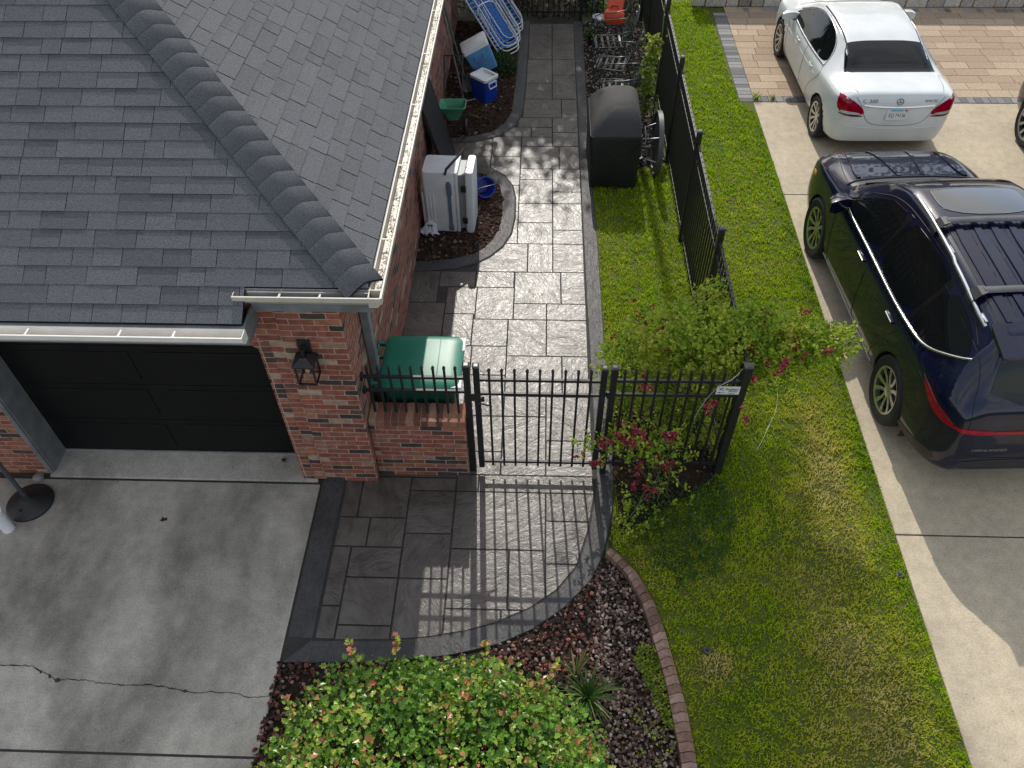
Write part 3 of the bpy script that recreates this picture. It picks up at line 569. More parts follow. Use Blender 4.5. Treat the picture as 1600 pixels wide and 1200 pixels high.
# lantern on the pier
lx, ly, lz = -1.955, 4.60, 1.66
L_ = thing('wall_lantern', 'black glass sided lantern with a warm bulb on the brick pier', 'wall lamp', (lx, 4.685, lz)) if 0 else None
bm = B(); box(bm, lx - .055, lx + .055, 4.665, 4.684, lz + .16, lz + .40, .006); box(bm, lx - .018, lx + .018, 4.60, 4.67, lz + .33, lz + .36, .004); box(bm, lx - .012, lx + .012, ly - .012, ly + .012, lz + .26, lz + .36)
LM = ob('lantern', bm, M_BLACKM, HS)
def lp(name, bm, m, **k):
    o = ob(name, bm, m, None, **k); o.parent = LM; o.location = -Vector(HS.location); return o
bm = B(); a, t = .075, .007
for sx in (-1, 1):
    for sy in (-1, 1): box(bm, lx + sx * a - t, lx + sx * a + t, ly + sy * a - t, ly + sy * a + t, lz, lz + .21)
for z in (lz, lz + .205):
    for s_ in (-1, 1): box(bm, lx - a - t, lx + a + t, ly + s_ * a - t * 1.1, ly + s_ * a + t * 1.1, z, z + .014); box(bm, lx + s_ * a - t * 1.1, lx + s_ * a + t * 1.1, ly - a + t, ly + a - t, z + .001, z + .013)
loft(bm, [[(lx - s_, ly - s_, z), (lx + s_, ly - s_, z), (lx + s_, ly + s_, z), (lx - s_, ly + s_, z)] for s_, z in ((.095, lz + .219), (.095, lz + .232), (.04, lz + .27), (.03, lz + .285))]); lp('frame', bm, M_BLACKM)
bm = B()
for s_ in (-1, 1): box(bm, lx - a + t, lx + a - t, ly + s_ * a - .001, ly + s_ * a + .001, lz + .014, lz + .205); box(bm, lx + s_ * a - .001, lx + s_ * a + .001, ly - a + t, ly + a - t, lz + .014, lz + .205)
lp('glass_pane', bm, M_PANE)
bm = B(); lathe(bm, [(.004, lz + .07), (.018, lz + .085), (.022, lz + .11), (.016, lz + .14), (.01, lz + .155)], 12, Matrix.Translation((lx, ly, 0))); box(bm, lx - .01, lx + .01, ly - .01, ly + .01, lz + .155, lz + .22); lp('bulb', bm, mat('amber_bulb', (.75, .45, .15), .2, var=.1, coat=1), smooth=40)

# ================================================================== low brick wall, gate, iron fences
BW = thing('brick_wall', 'low red brick wall with a rowlock cap beside the black gate', 'wall', (-1.1, 4.87, 0))
bm = B(); box(bm, -1.593, -.66, 4.775, 5.0, 0, .80); ob('wall_body', bm, M_BRICK, BW)
bm = B(); tn = []; n = 13; w = .933 / n
for i in range(n):
    n0 = len(bm.faces); box(bm, -1.593 + i * w + .005, -1.593 + (i + 1) * w - .005, 4.765 + random.uniform(-.003, .003), 5.005, .808, .885 + random.uniform(-.002, .002), .006); tn += [random.random()] * (len(bm.faces) - n0)
lay = bm.faces.layers.float.new('tint')
for f, t in zip(bm.faces, tn): f[lay] = t
ob('wall_cap', bm, M_BRICKU, BW)
bm = B(); box(bm, -1.592, -.664, 4.775, 4.998, .798, .875); ob('cap_mortar', bm, M_MORTAR, BW)
def picket_bm(z0, z1, s=.0105):
    bm = B(); loft(bm, [[(-q, -q, z), (q, -q, z), (q, q, z), (-q, q, z)] for q, z in ((s, z0), (s, z1 - .045), (s * 1.35, z1 - .04), (s * 1.35, z1 - .034), (.001, z1))]); return bm
def pickets(parent, pts, z0, z1, m=M_BLACKM):
    first = None
    for p in pts:
        if first is None: first = o = ob('picket', picket_bm(z0, z1), m, parent, world=False)
        else: o = first.copy(); COL.objects.link(o)
        o.parent = parent; o.location = Vector(p) - parent.location; o.location.z = 0
def rails(parent, a, b, zs, h=.03, w=.026, m=M_BLACKM):
    a, b = Vector(a), Vector(b); d = (b - a); L = d.length; rz = math.atan2(d.y, d.x)
    for z in zs: bm = B(); box(bm, 0, L, -w / 2, w / 2, z - h / 2, z + h / 2, .002, rmat(a, 0, 0, rz)); ob('rail', bm, m, parent)
def post(parent, x, y, z0, z1, s=.03, m=M_BLACKM, name='post'):
    bm = B(); box(bm, x - s, x + s, y - s, y + s, z0, z1, .003); o = ob(name, bm, m, parent)
    bm = B(); loft(bm, [[(x - q, y - q, z), (x + q, y - q, z), (x + q, y + q, z), (x - q, y + q, z)] for q, z in ((s + .004, z1 + .0005), (s + .004, z1 + .016), (s * .6, z1 + .024))])
    c = ob('post_cap', bm, mat('post_cap_grey', (.035, .036, .038), .35)); c.parent = o; c.location = -Vector(parent.location); return o
FL = thing('iron_fence', 'short black iron fence panel standing on the low brick wall', 'fence', (-1.1, 4.87, .885))
FL.location = (-1.1, 4.87, 0)
pickets(FL, [(-1.53 + i * .1005, 4.87, 0) for i in range(9)], .905, 1.56); rails(FL, (-1.60, 4.87, 0), (-.655, 4.87, 0), (1.40, 1.215))
for z in (1.40, 1.215): bm = B(); box(bm, -1.6, -1.575, 4.84, 4.90, z - .03, z + .03, .004); ob('wall_bracket', bm, M_BLACKM, FL)
post(FL, -.625, 4.86, .0, 1.575)
GT = thing('garden_gate', 'black iron gate of spear topped pickets across the stamped walk', 'gate', (.04, 4.85, 0))
for x in (-.535, .615): post(GT, x, 4.85, .085, 1.575, .028, name='stile')
pickets(GT, [(-.535 + .115 * (i + 1), 4.85, 0) for i in range(9)], .10, 1.56); rails(GT, (-.508, 4.85, 0), (.588, 4.85, 0), (1.405, 1.215, .165))
bm = B(); box(bm, -.60, -.505, 4.815, 4.835, 1.14, 1.24, .005); tube(bm, [(-.53, 4.81, 1.12), (-.46, 4.80, 1.11), (-.40, 4.80, 1.09)], .008); box(bm, -.50, -.47, 4.80, 4.83, 1.15, 1.19, .003); ob('latch', bm, M_BLKP, GT)
for z in (.35, 1.2): bm = B(); lathe(bm, [(.012, z), (.012, z + .08)], 12, Matrix.Translation((.665, 4.835, 0))); box(bm, .64, .69, 4.838, 4.848, z + .01, z + .07); ob('hinge', bm, M_BLACKM, GT)
FR = thing('iron_fence', 'black iron fence panel tangled with roses right of the gate', 'fence', (1.3, 4.87, 0))
post(FR, .705, 4.86, 0, 1.575); post(FR, 1.88, 4.88, 0, 1.60, .036)
pickets(FR, [(.705 + .0985 * (i + 1), 4.87, 0) for i in range(11)], .10, 1.56); rails(FR, (.735, 4.865, 0), (1.85, 4.875, 0), (1.405, 1.215, .165))
FS = thing('iron_fence', 'long black iron side fence running back along the lawn', 'fence', (1.92, 10.4, 0))
PY = [6.82, 8.70, 10.58, 12.42, 14.3, 16.1]
for y in PY: post(FS, 1.92, y, 0, 1.62, .03)
ys = [y for y in np.arange(5.0, 16.0, .1125) if min(abs(y - p) for p in PY) > .05]
pickets(FS, [(1.92, y, 0) for y in ys[:99]], .08, 1.5); rails(FS, (1.92, 4.92, 0), (1.92, 16.1, 0), (1.47, 1.30, .16), .03, .03)
FB = thing('iron_fence', 'black iron gate closing the far end of the walk', 'gate', (.16, 15.34, 0))
for x in (-.47, .74, 1.88): post(FB, x, 15.34, 0, 1.6)
pickets(FB, [(-.47 + .1 * (i + 1), 15.34, 0) for i in range(11)] + [(.74 + .104 * (i + 1), 15.34, 0) for i in range(10)], .08, 1.5); rails(FB, (-.44, 15.34, 0), (1.85, 15.34, 0), (1.4, 1.2, .17))
# sign wired to the fence
SG = thing('fence_sign', 'small white plate lettered FENCE wired to the black fence end', 'sign', (1.745, 4.845, 1.33))
bm = B(); box(bm, 1.64, 1.85, 4.838, 4.843, 1.27, 1.375, .002); ob('plate', bm, mat('sign_white', (.62, .62, .62), .4, var=.05), SG)
MS = lambda x, z: Matrix.Translation((x - 1.745, 4.8365 - 4.845, z - 1.33)) @ Matrix.Rotation(R_(90), 4, 'X')
M_INK = mat('black_ink', (.015, .015, .017), .5)
text('lettering', 'Southern', .032, M_INK, SG, MS(1.775, 1.343), .0006, .25); text('lettering', 'FENCE', .026, M_INK, SG, MS(1.785, 1.317), .0006, .2); text('lettering', '1 800 FENCE', .013, M_INK, SG, MS(1.775, 1.288), .0006)
bm = B()
for pts in ([(1.655, 1.355), (1.70, 1.358), (1.668, 1.335)], [(1.665, 1.325), (1.68, 1.34), (1.705, 1.322)], [(1.65, 1.295), (1.72, 1.293)], [(1.672, 1.303), (1.672, 1.28)]): tube(bm, [(x, 4.8372, z) for x, z in pts], .0028, 6)
ob('emblem', bm, M_INK, SG)
# retaining wall of split stone at the end of the paver court
RWL = thing('stone_wall', 'pale split block retaining wall behind the white car', 'wall', (6.8, 16.1, 0))
bm = B(); tn = []; z = 0
for r in range(4):
    x = 3.05 - random.random() * .2
    while x < 10.5:
        w = random.choice((.24, .32, .4)); n0 = len(bm.faces); box(bm, x + .006, x + w - .006, 15.96 + random.uniform(-.012, .012) + r * .02, 16.3, z + .004, z + .176, .022); tn += [random.random()] * (len(bm.faces) - n0); x += w
    z += .18
lay = bm.faces.layers.float.new('tint')
for f, t in zip(bm.faces, tn): f[lay] = t
ob('block_courses', bm, m_tint('split_stone', [(0, (.24, .21, .18)), (.5, (.38, .345, .30)), (1, (.48, .45, .40))], .9, .2, 25, .6, bump=.7), RWL)
bm = B(); box(bm, 3.0, 10.5, 16.02, 16.28, 0, .7); ob('wall_core', bm, M_SOIL, RWL)
# brick-look edging round the rock bed
ED = thing('brick_edging', 'curved reddish brick edging between rock bed and lawn', 'edging', (1.1, 2.9, 0))
n = 34; A = resample(EDGE_IN[:7], n + 1); C = resample(EDGE_OUT[:8], n + 1); bm = B(); tn = []
for i in range(n):
    f = lambda P, t: Vector((P[i][0] + (P[i + 1][0] - P[i][0]) * t, P[i][1] + (P[i + 1][1] - P[i][1]) * t, 0))
    a0, a1, c0, c1 = f(A, .04), f(A, .96), f(C, .04), f(C, .96); n0 = len(bm.faces); dz = random.uniform(-.006, .006)
    secs = [[(p + Vector((0, 0, -.05)))[:], (p + Vector((0, 0, .085 + dz)))[:], (p.lerp(q, .55) + Vector((0, 0, .09 + dz)))[:], (p.lerp(q, .72) + Vector((0, 0, .07 + dz)))[:], (q + Vector((0, 0, .03)))[:], (q + Vector((0, 0, -.05)))[:]] for p, q in ((a0, c0), (a1, c1))]
    r = loft(bm, secs); tn += [random.random()] * (len(bm.faces) - n0)
lay = bm.faces.layers.float.new('tint')
for f_, t in zip(bm.faces, tn): f_[lay] = t
ob('edging_blocks', bm, m_tint('edging_block', [(0, (.13, .08, .06)), (.5, (.22, .135, .105)), (1, (.30, .21, .17))], .9, .2, 30, .6, bump=.6), ED)

# ================================================================== vehicles: lofted bodies with projected glass, lamps and seams
def paint(name, c, metal=.0, rough=.28, flake=None):
    s = NT(name); v = s.co(); n = s.noise(v, 2.5, 5); d = s.noise(v, 300, 2, .6)
    c2 = tuple(q * 1.15 for q in c); s.col(s.mix(s.ramp(d, [(.66, 0.0), (.8, .05)]), s.ramp(n, [(.3, c), (.7, c2)]), (.35, .33, .3)))
    s.set(Metallic=metal, **{'Coat Weight': .8, 'Coat Roughness': .02, 'Specular IOR Level': .1}); s.l(s.ramp(n, [(.3, rough), (.7, rough * 1.25)]), s.b.inputs['Roughness']); return s.m
P_WHITE = paint('white_paint', (.56, .585, .585), 0, .3); P_NAVY = paint('navy_paint', (.0016, .0038, .019), .0, .3); P_BLACK = paint('black_paint', (.008, .008, .009), .2, .25)
def section(w, wt, zb, zs, zt):
    dz = zt - zs; ww = .965 * w
    c = [(0, zb), (.82 * w, zb), (.93 * w, zb + .03), (.975 * w, zb + .16), (w, zb + .42 * (zs - zb)), (w * .995, zs - .13), (.985 * w, zs - .05), (ww, zs), (ww + (wt - ww) * .25, zs + dz * .28),
         (wt + .022, zs + dz * .82), (wt - .035, zs + dz * .955), (wt * .6, zs + dz * .993), (0, zt)]
    h = chaikin(c, 2); return h
def car_body(name, q, y0, y1, m, parent, n=110, wheels=(), R=.37, mwell=None):
    f = {k: pchip(v) for k, v in q.items()}
    t = np.linspace(0, math.pi, n); ys = y0 + (y1 - y0) * (1 - np.cos(t)) / 2; ys = np.unique(np.r_[ys, np.linspace(y0, y1, n)])
    secs = []
    for y in ys:
        h = section(f['w'](y), f['wt'](y), f['zb'](y), f['zs'](y), f['zt'](y))
        secs.append([(x, y, z) for x, z in h] + [(-x, y, z) for x, z in h[-2:0:-1]])
    bm = B(); loft(bm, secs); bmesh.ops.recalc_face_normals(bm, faces=bm.faces[:])
    o = ob(name, bm, [m, mwell or M_BLKP], parent, smooth=38, world=False)
    if wheels:
        for wy in wheels:
            for sx in (-1, 1):
                bm = B(); lathe(bm, [(R, -.2), (R, .5)], 40, Matrix.Translation((sx * (q['w'][len(q['w']) // 2][1] - .12), wy, R * .93)) @ Matrix.Rotation(R_(90 * sx), 4, 'Y')); bmesh.ops.recalc_face_normals(bm, faces=bm.faces[:])
                c = ob('cut', bm, M_BLKP); md = o.modifiers.new('b', 'BOOLEAN'); md.operation = 'DIFFERENCE'; md.object = c; md.solver = 'EXACT'
                bpy.context.view_layer.update(); c.parent = None
                o2, o.parent = o.parent, None
                me = bpy.data.meshes.new_from_object(o.evaluated_get(bpy.context.evaluated_depsgraph_get())); o.parent = o2
                o.modifiers.clear(); o.data = me; bpy.data.objects.remove(c)
        me = o.data; me.materials.clear(); me.materials.append(m); me.materials.append(mwell or M_BLKP)
        for p in me.polygons:
            p.material_index = 0; p.use_smooth = True
            for wy in wheels:
                if abs(math.hypot(p.center.y - wy, p.center.z - R * .93) - R) < .012 or (math.hypot(p.center.y - wy, p.center.z - R * .93) < R and abs(p.normal.x) > .9 and abs(p.center.x) < .75): p.material_index = 1; p.use_smooth = False
        bm = B(); bm.from_mesh(me)
        for e in bm.edges:
            if len(e.link_faces) == 2 and e.calc_face_angle(0) > R_(32): e.smooth = False
        bm.to_mesh(me); bm.free()
    bm = B(); loft(bm, secs); bmesh.ops.recalc_face_normals(bm, faces=bm.faces[:]); bvh = BVHTree.FromBMesh(bm); bm.free()
    return o, bvh, f
DIRS = {'L': (Vector((-5, 0, 0)), Vector((1, 0, 0))), 'R': (Vector((5, 0, 0)), Vector((-1, 0, 0))), 'T': (Vector((0, 0, 5)), Vector((0, 0, -1))), 'B': (Vector((0, -20, 0)), Vector((0, 1, 0))), 'F': (Vector((0, 20, 0)), Vector((0, -1, 0)))}
def proj(bvh, p, d, off):
    o, v = DIRS[d]; P = {'L': Vector((0, p[0], p[1])), 'R': Vector((0, p[0], p[1])), 'T': Vector((p[0], p[1], 0)), 'B': Vector((p[0], 0, p[1])), 'F': Vector((p[0], 0, p[1]))}[d]
    h = bvh.ray_cast(P + o, v)
    if h[0] is None:
        h = bvh.find_nearest(P + (Vector((-.9, 0, 0)) if d == 'L' else Vector((.9, 0, 0)) if d == 'R' else Vector((0, 0, 1)) if d == 'T' else Vector((0, -1, 0)) if d == 'B' else Vector((0, 3.6, 0)))); 
    n = h[1] if h[1].dot(v) < 0 else -h[1]; return h[0] + n * off
def patch(name, bvh, pts, d, m, parent, off=.004, step=.06, rnd=1, depth=.012):
    pts = chaikin(pts, rnd, True) if rnd else pts; bm = B(); f = bm.faces.new([bm.verts.new((p[0], p[1], 0)) for p in pts])
    xs = [p[0] for p in pts]; ys = [p[1] for p in pts]
    for lo, hi, nrm in ((min(xs), max(xs), (1, 0, 0)), (min(ys), max(ys), (0, 1, 0))):
        k = lo + step
        while k < hi: bmesh.ops.bisect_plane(bm, geom=bm.verts[:] + bm.edges[:] + bm.faces[:], plane_co=Vector(nrm) * k, plane_no=nrm); k += step
    be = [e for e in bm.edges if len(e.link_faces) == 1]
    for v in bm.verts: v.co = proj(bvh, (v.co.x, v.co.y), d, off)
    bmesh.ops.triangulate(bm, faces=[f for f in bm.faces if len(f.verts) > 4])
    r = bmesh.ops.extrude_edge_only(bm, edges=be); ev = [v for v in r['geom'] if isinstance(v, bmesh.types.BMVert)]
    for v in ev: v.co += DIRS[d][1] * depth
    bmesh.ops.recalc_face_normals(bm, faces=bm.faces[:]); c = DIRS[d][1]
    big = max(bm.faces, key=lambda f: f.calc_area())
    if big.normal.dot(c) > 0: bmesh.ops.reverse_faces(bm, faces=bm.faces[:])
    return ob(name, bm, m, parent, smooth=45, world=False, rec=False)
def seam(name, bvh, pts, d, m, parent, w=.006, off=.002, n=40, closed=False, th=0):
    pts = resample(chaikin(pts, 2, closed) + ([chaikin(pts, 2, True)[0]] if closed else []), n); bm = B(); P = [proj(bvh, p, d, off) for p in pts]
    tube(bm, P, w / 2, 6 if w < .012 else 10); return ob(name, bm, m, parent, smooth=60, world=False)
def wheel(parent, x, y, R, wd, rr, spokes, m_rim, sx):
    """tyre, rim and twin spokes; outer face looks along sx"""
    e = bpy.data.objects.new('wheel', None); COL.objects.link(e); e.parent = parent; e.location = (x, y, R); e.empty_display_size = .1
    Mr = Matrix.Rotation(R_(90 * sx), 4, 'Y'); bm = B(); h = wd / 2
    lathe(bm, [(rr - .01, -h * .9), (rr + .02, -h), (R - .035, -h), (R - .008, -h * .82), (R, -h * .5), (R, h * .5), (R - .008, h * .82), (R - .035, h), (rr + .025, h * .98), (rr, h * .9), (rr - .01, h * .7)], 48, Mr, False); ob('tyre', bm, M_RUB, e, 35, False)
    bm = B(); lathe(bm, [(.02, h * .1), (rr - .03, h * .15), (rr - .015, -h * .8)], 40, Mr, False); ob('hub_well', bm, M_BLKP, e, 40, False)
    bm = B(); lathe(bm, [(rr - .022, h * .4), (rr - .02, h * .86), (rr + .006, h * .93), (rr + .004, h * .75)], 48, Mr, False); lathe(bm, [(.075, h * .3), (.07, h * .66), (.03, h * .7), (0.001, h * .7)], 24, Mr, False)
    for k in range(spokes):
        for s_ in (-1, 1):
            a = 2 * math.pi * k / spokes; b_ = a + s_ * .20; c_ = a + s_ * .36
            p0 = Vector((math.cos(b_) * .055, math.sin(b_) * .055, h * .62)); p1 = Vector((math.cos(c_) * .55 * rr, math.sin(c_) * .55 * rr, h * .72)) ; p2 = Vector((math.cos(a + s_ * .30) * (rr - .012), math.sin(a + s_ * .30) * (rr - .012), h * .86))
            tn = Vector((-math.sin(c_), math.cos(c_), 0)); secs = []
            for p, wv in ((p0, .016), (p1, .019), (p2, .026)): secs.append([(Mr @ (p - tn * wv))[:], (Mr @ (p + tn * wv))[:], (Mr @ (p + tn * wv * .7 - Vector((0, 0, .025))))[:], (Mr @ (p - tn * wv * .7 - Vector((0, 0, .025))))[:]])
            loft(bm, secs)
    ob('rim', bm, m_rim, e, 40, False); return e
M_RIM = mat('alloy_rim', (.5, .5, .5), .25, .9, var=.08); M_RIMD = mat('alloy_rim_grey', (.34, .34, .35), .28, .9, var=.1)
M_BADGE = mat('badge_metal', (.12, .12, .125), .3, .6)
M_SEAM = mat('panel_gap', (.004, .004, .005), .7)
M_BADGE2 = mat('trim_metal', (.42, .42, .43), .2, 1)
M_SEAMW = mat('panel_gap_white', (.12, .125, .13), .7)

def laid_text(name, s_, size, m, parent, bvh, x, z, sx=1.0, off=.003):
    """lettering wrapped on the curved rear panel"""
    o = text(name, s_, size, m, parent, Matrix.Identity(4), .001, 0, sx)
    for v in o.data.vertices: v.co = proj(bvh, (x + v.co.x, z + v.co.y), 'B', off + .002 * (v.co.z > 0))
    return o
# ---- white sedan
WC = thing('parked_car', 'white four door saloon with tinted rear window parked on the tan pavers', 'car', (5.09, 11.66, 0), .018)
WC.scale = (1.0, .905, .93)
q = dict(w=[(-1.08, .62), (-1.05, .70), (-.97, .79), (-.8, .865), (-.5, .895), (0, .905), (1.4, .905), (2.6, .90), (3.05, .88), (3.35, .80), (3.52, .68), (3.6, .5)],
         wt=[(-1.08, .5), (-1.0, .60), (-.7, .63), (-.45, .62), (-.1, .60), (.4, .575), (1.1, .585), (1.6, .60), (2.3, .68), (2.6, .70), (3.3, .62), (3.6, .4)],
         zb=[(-1.08, .42), (-1.04, .32), (-.9, .26), (-.5, .22), (.5, .17), (2.8, .17), (3.4, .2), (3.6, .32)],
         zs=[(-1.08, .72), (-1.03, .93), (-.95, .995), (-.5, 1.0), (0, .965), (1.5, .92), (2.5, .90), (3.0, .84), (3.4, .72), (3.6, .55)],
         zt=[(-1.08, .80), (-1.045, 1.0), (-.99, 1.09), (-.93, 1.11), (-.6, 1.125), (-.36, 1.14), (-.1, 1.24), (.25, 1.35), (.55, 1.41), (1.05, 1.44), (1.5, 1.42), (1.8, 1.34), (2.2, 1.16), (2.55, 1.01), (3.0, .95), (3.35, .83), (3.52, .7), (3.6, .6)])
bo, bv, f_ = car_body('body', q, -1.08, 3.6, P_WHITE, WC, wheels=(-.30, 2.6), R=.365)
GL_L = [(.12, 1.03), (.22, 1.16), (.52, 1.30), (.95, 1.345), (1.4, 1.33), (1.75, 1.235), (2.12, 1.06), (2.2, .975), (1.6, .965), (.8, .99)]
for d in 'LR':
    patch('side_window', bv, GL_L, d, M_GLASSD, WC, .004, .08, 2); seam('window_trim', bv, [(.10, 1.02), (.8, .975), (1.6, .95), (2.22, .96)], d, M_BADGE2, WC, .026, .006)
    seam('window_trim', bv, [(.10, 1.03), (.20, 1.18), (.52, 1.315), (.95, 1.36), (1.4, 1.345), (1.76, 1.25), (2.14, 1.07)], d, M_BADGE2, WC, .018, .004)
    seam('door_gap', bv, [(.98, 1.34), (.96, .97), (.95, .6), (.97, .30)], d, M_SEAMW, WC, .007, .0005); seam('door_gap', bv, [(2.2, .97), (2.16, .7), (2.1, .3)], d, M_SEAMW, WC, .007, .0005)
    seam('door_gap', bv, [(.1, 1.0), (.0, .93), (.18, .75), (.42, .55), (.46, .31)], d, M_SEAMW, WC, .007, .0005); seam('rocker_trim', bv, [(.45, .245), (1.4, .235), (2.4, .24)], d, M_SEAM, WC, .03, .0)
    seam('crease', bv, [(.25, .80), (1.2, .765), (2.3, .72)], d, P_WHITE, WC, .012, -.002)
    sx = -1 if d == 'L' else 1
    for yy in (.50, 1.45):
        bm = B(); X = proj(bv, (yy, .84), d, 0); box(bm, X.x - .018, X.x + .018, yy - .09, yy + .09, .825, .85, .011); ob('door_handle', bm, P_WHITE, WC, 40, False)
        bm = B(); lathe(bm, [(.001, .0), (.045, .001), (.05, .006), (.04, .009)], 20, Matrix.Translation((X.x + sx * .001, yy, .84)) @ Matrix.Rotation(R_(90 * sx), 4, 'Y')); ob('handle_cup', bm, P_WHITE, WC, 40, False)
    bm = B(); loft(bm, [[(sx * (x), y + a, .99 + b) for a, b in ((-.05 * s1, -.06 * s1), (.06 * s1, -.05 * s1), (.09 * s1, .0), (.05 * s1, .07 * s1), (-.05 * s1, .07 * s1))] for x, y, s1 in ((.80, 2.06, .5), (.90, 2.05, 1), (1.02, 2.03, 1.05), (1.08, 2.02, .6))]); ob('wing_mirror', bm, P_WHITE, WC, 50, False)
    bm = B(); box(bm, sx * .87 - .06, sx * .87 + .06, 2.0, 2.09, .92, .945, .01); ob('mirror_base', bm, M_BLKP, WC, None, False)
    # lamps: outline seen from the side-back, laid on the corner
    s_ = sx; o = patch('tail_light', bv, [(s_ * .50, .79), (s_ * .46, .84), (s_ * .60, .975), (s_ * .74, 1.03), (s_ * .82, 1.015), (s_ * .83, .86), (s_ * .78, .795)], 'B', M_RED, WC, .006, .04, 1)
    o2 = patch('reversing_lens', bv, [(s_ * .52, .792), (s_ * .54, .825), (s_ * .77, .84), (s_ * .785, .795)], 'B', M_CLEAR, None, .010, .04, 1); o2.parent = o
    o3 = patch('lens_base', bv, [(s_ * .49, .76), (s_ * .48, .785), (s_ * .79, .79), (s_ * .79, .765)], 'B', M_DRED, None, .008, .04, 1); o3.parent = o
    seam('roof_strip', bv, [(s_ * .555, -.02), (s_ * .545, .3), (s_ * .555, .8), (s_ * .575, 1.5)], 'T', M_SEAM, WC, .024, -.004); seam('roof_trim', bv, [(s_ * .573, -.02), (s_ * .563, .3), (s_ * .573, .8), (s_ * .593, 1.5)], 'T', M_CHROME, WC, .010, .0)
    patch('headlight', bv, [(s_ * .42, .60), (s_ * .75, .66), (s_ * .72, .76), (s_ * .45, .70)], 'F', M_CLEAR, WC, .005, .05, 1)
patch('rear_window', bv, [(-.66, -.37), (-.3, -.385), (.3, -.385), (.66, -.37), (.64, -.2), (.575, .18), (.52, .25), (-.52, .25), (-.575, .18), (-.64, -.2)], 'T', M_GLASSD, WC, .004, .06, 1)
patch('windscreen', bv, [(-.62, 2.42), (.62, 2.42), (.55, 1.72), (-.55, 1.72)], 'T', M_GLASSD, WC, .004, .08, 1)
seam('boot_gap', bv, [(-.68, -.40), (-.66, -.75), (-.60, -.95)], 'T', M_SEAMW, WC, .007, .0005); seam('boot_gap', bv, [(.68, -.40), (.66, -.75), (.60, -.95)], 'T', M_SEAMW, WC, .007, .0005)
seam('boot_gap', bv, [(-.62, 1.05), (-.54, .95), (-.47, .79), (-.38, .655), (-.2, .61), (.2, .61), (.38, .655), (.47, .79), (.54, .95), (.62, 1.05)], 'B', M_SEAMW, WC, .008, .0005, 80)
seam('boot_chrome', bv, [(-.50, .935), (-.25, .91), (0, .903), (.25, .91), (.50, .935)], 'B', M_CHROME, WC, .036, .002, 50)
seam('bumper_gap', bv, [(-.80, .66), (-.6, .58), (0, .55), (.6, .58), (.80, .66)], 'B', P_WHITE, WC, .012, .0, 50)
0 and patch('bumper_insert', bv, [(-.6, .36), (.6, .36), (.5, .43), (-.5, .43)], 'B', M_BLKP, WC, .003, .08, 1)
py = proj(bv, (0, .80), 'B', 0).y; tilt = R_(80)
pl_ = B(); box(pl_, -.155, .155, -.08, .08, -.004, .004, .003, rmat((0, py - .012, .80), R_(76))); plo = ob('licence_plate', pl_, mat('plate_white', (.55, .56, .56), .4, var=.05), WC, None, False)
MP = lambda x, y, z=.0048: rmat((0, py - .012, .80), R_(76)) @ Matrix.Translation((x, y, z))
t_ = text('plate_number', 'EQ 74136', .078, mat('plate_ink', (.06, .015, .018), .5), plo, MP(0, -.012), .0006, 0, .74)
bm = B(); box(bm, -.10, .075, .052, .074, .0044, .0056, 0, rmat((0, py - .012, .80), R_(76))); ob('plate_band', bm, mat('plate_blue', (.07, .32, .55), .5), plo, None, False)
bm = B(); box(bm, .10, .135, .05, .074, .0044, .0056, 0, rmat((0, py - .012, .80), R_(76))); ob('plate_sticker', bm, mat('sticker_red', (.42, .03, .05), .5), plo, None, False)
by_ = proj(bv, (0, .96), 'B', 0).y; nb = lambda x, z: proj(bv, (x, z), 'B', .004)
bm = B(); c0 = nb(0, .99); th_ = rmat(c0, R_(68))
tube(bm, [(th_ @ Vector((.045 * math.cos(a), .045 * math.sin(a), .004)))[:] for a in np.linspace(0, 6.283, 29)[:-1]], .005, 6, True)
for a in (90, 210, 330): tube(bm, [(th_ @ Vector((0, 0, .004)))[:], (th_ @ Vector((.043 * math.cos(R_(a)), .043 * math.sin(R_(a)), .004)))[:]], .006, 6, False, .002)
ob('star_emblem', bm, M_BADGE, WC, 60, False)
laid_text('badge_lettering', 'C 300', .075, M_BADGE, WC, bv, -.42, .995, 1.15); laid_text('badge_lettering', '4MATIC', .05, M_BADGE, WC, bv, .44, 1.0, 1.1)
for y in (-.30, 2.6):
    for sx in (-1, 1): wheel(WC, sx * .79, y, .335, .225, .235, 5, M_RIM, sx)
bm = B(); box(bm, -.7, .7, -.7, 3.2, .2, .55); ob('underbody', bm, M_BLKP, WC, None, False)

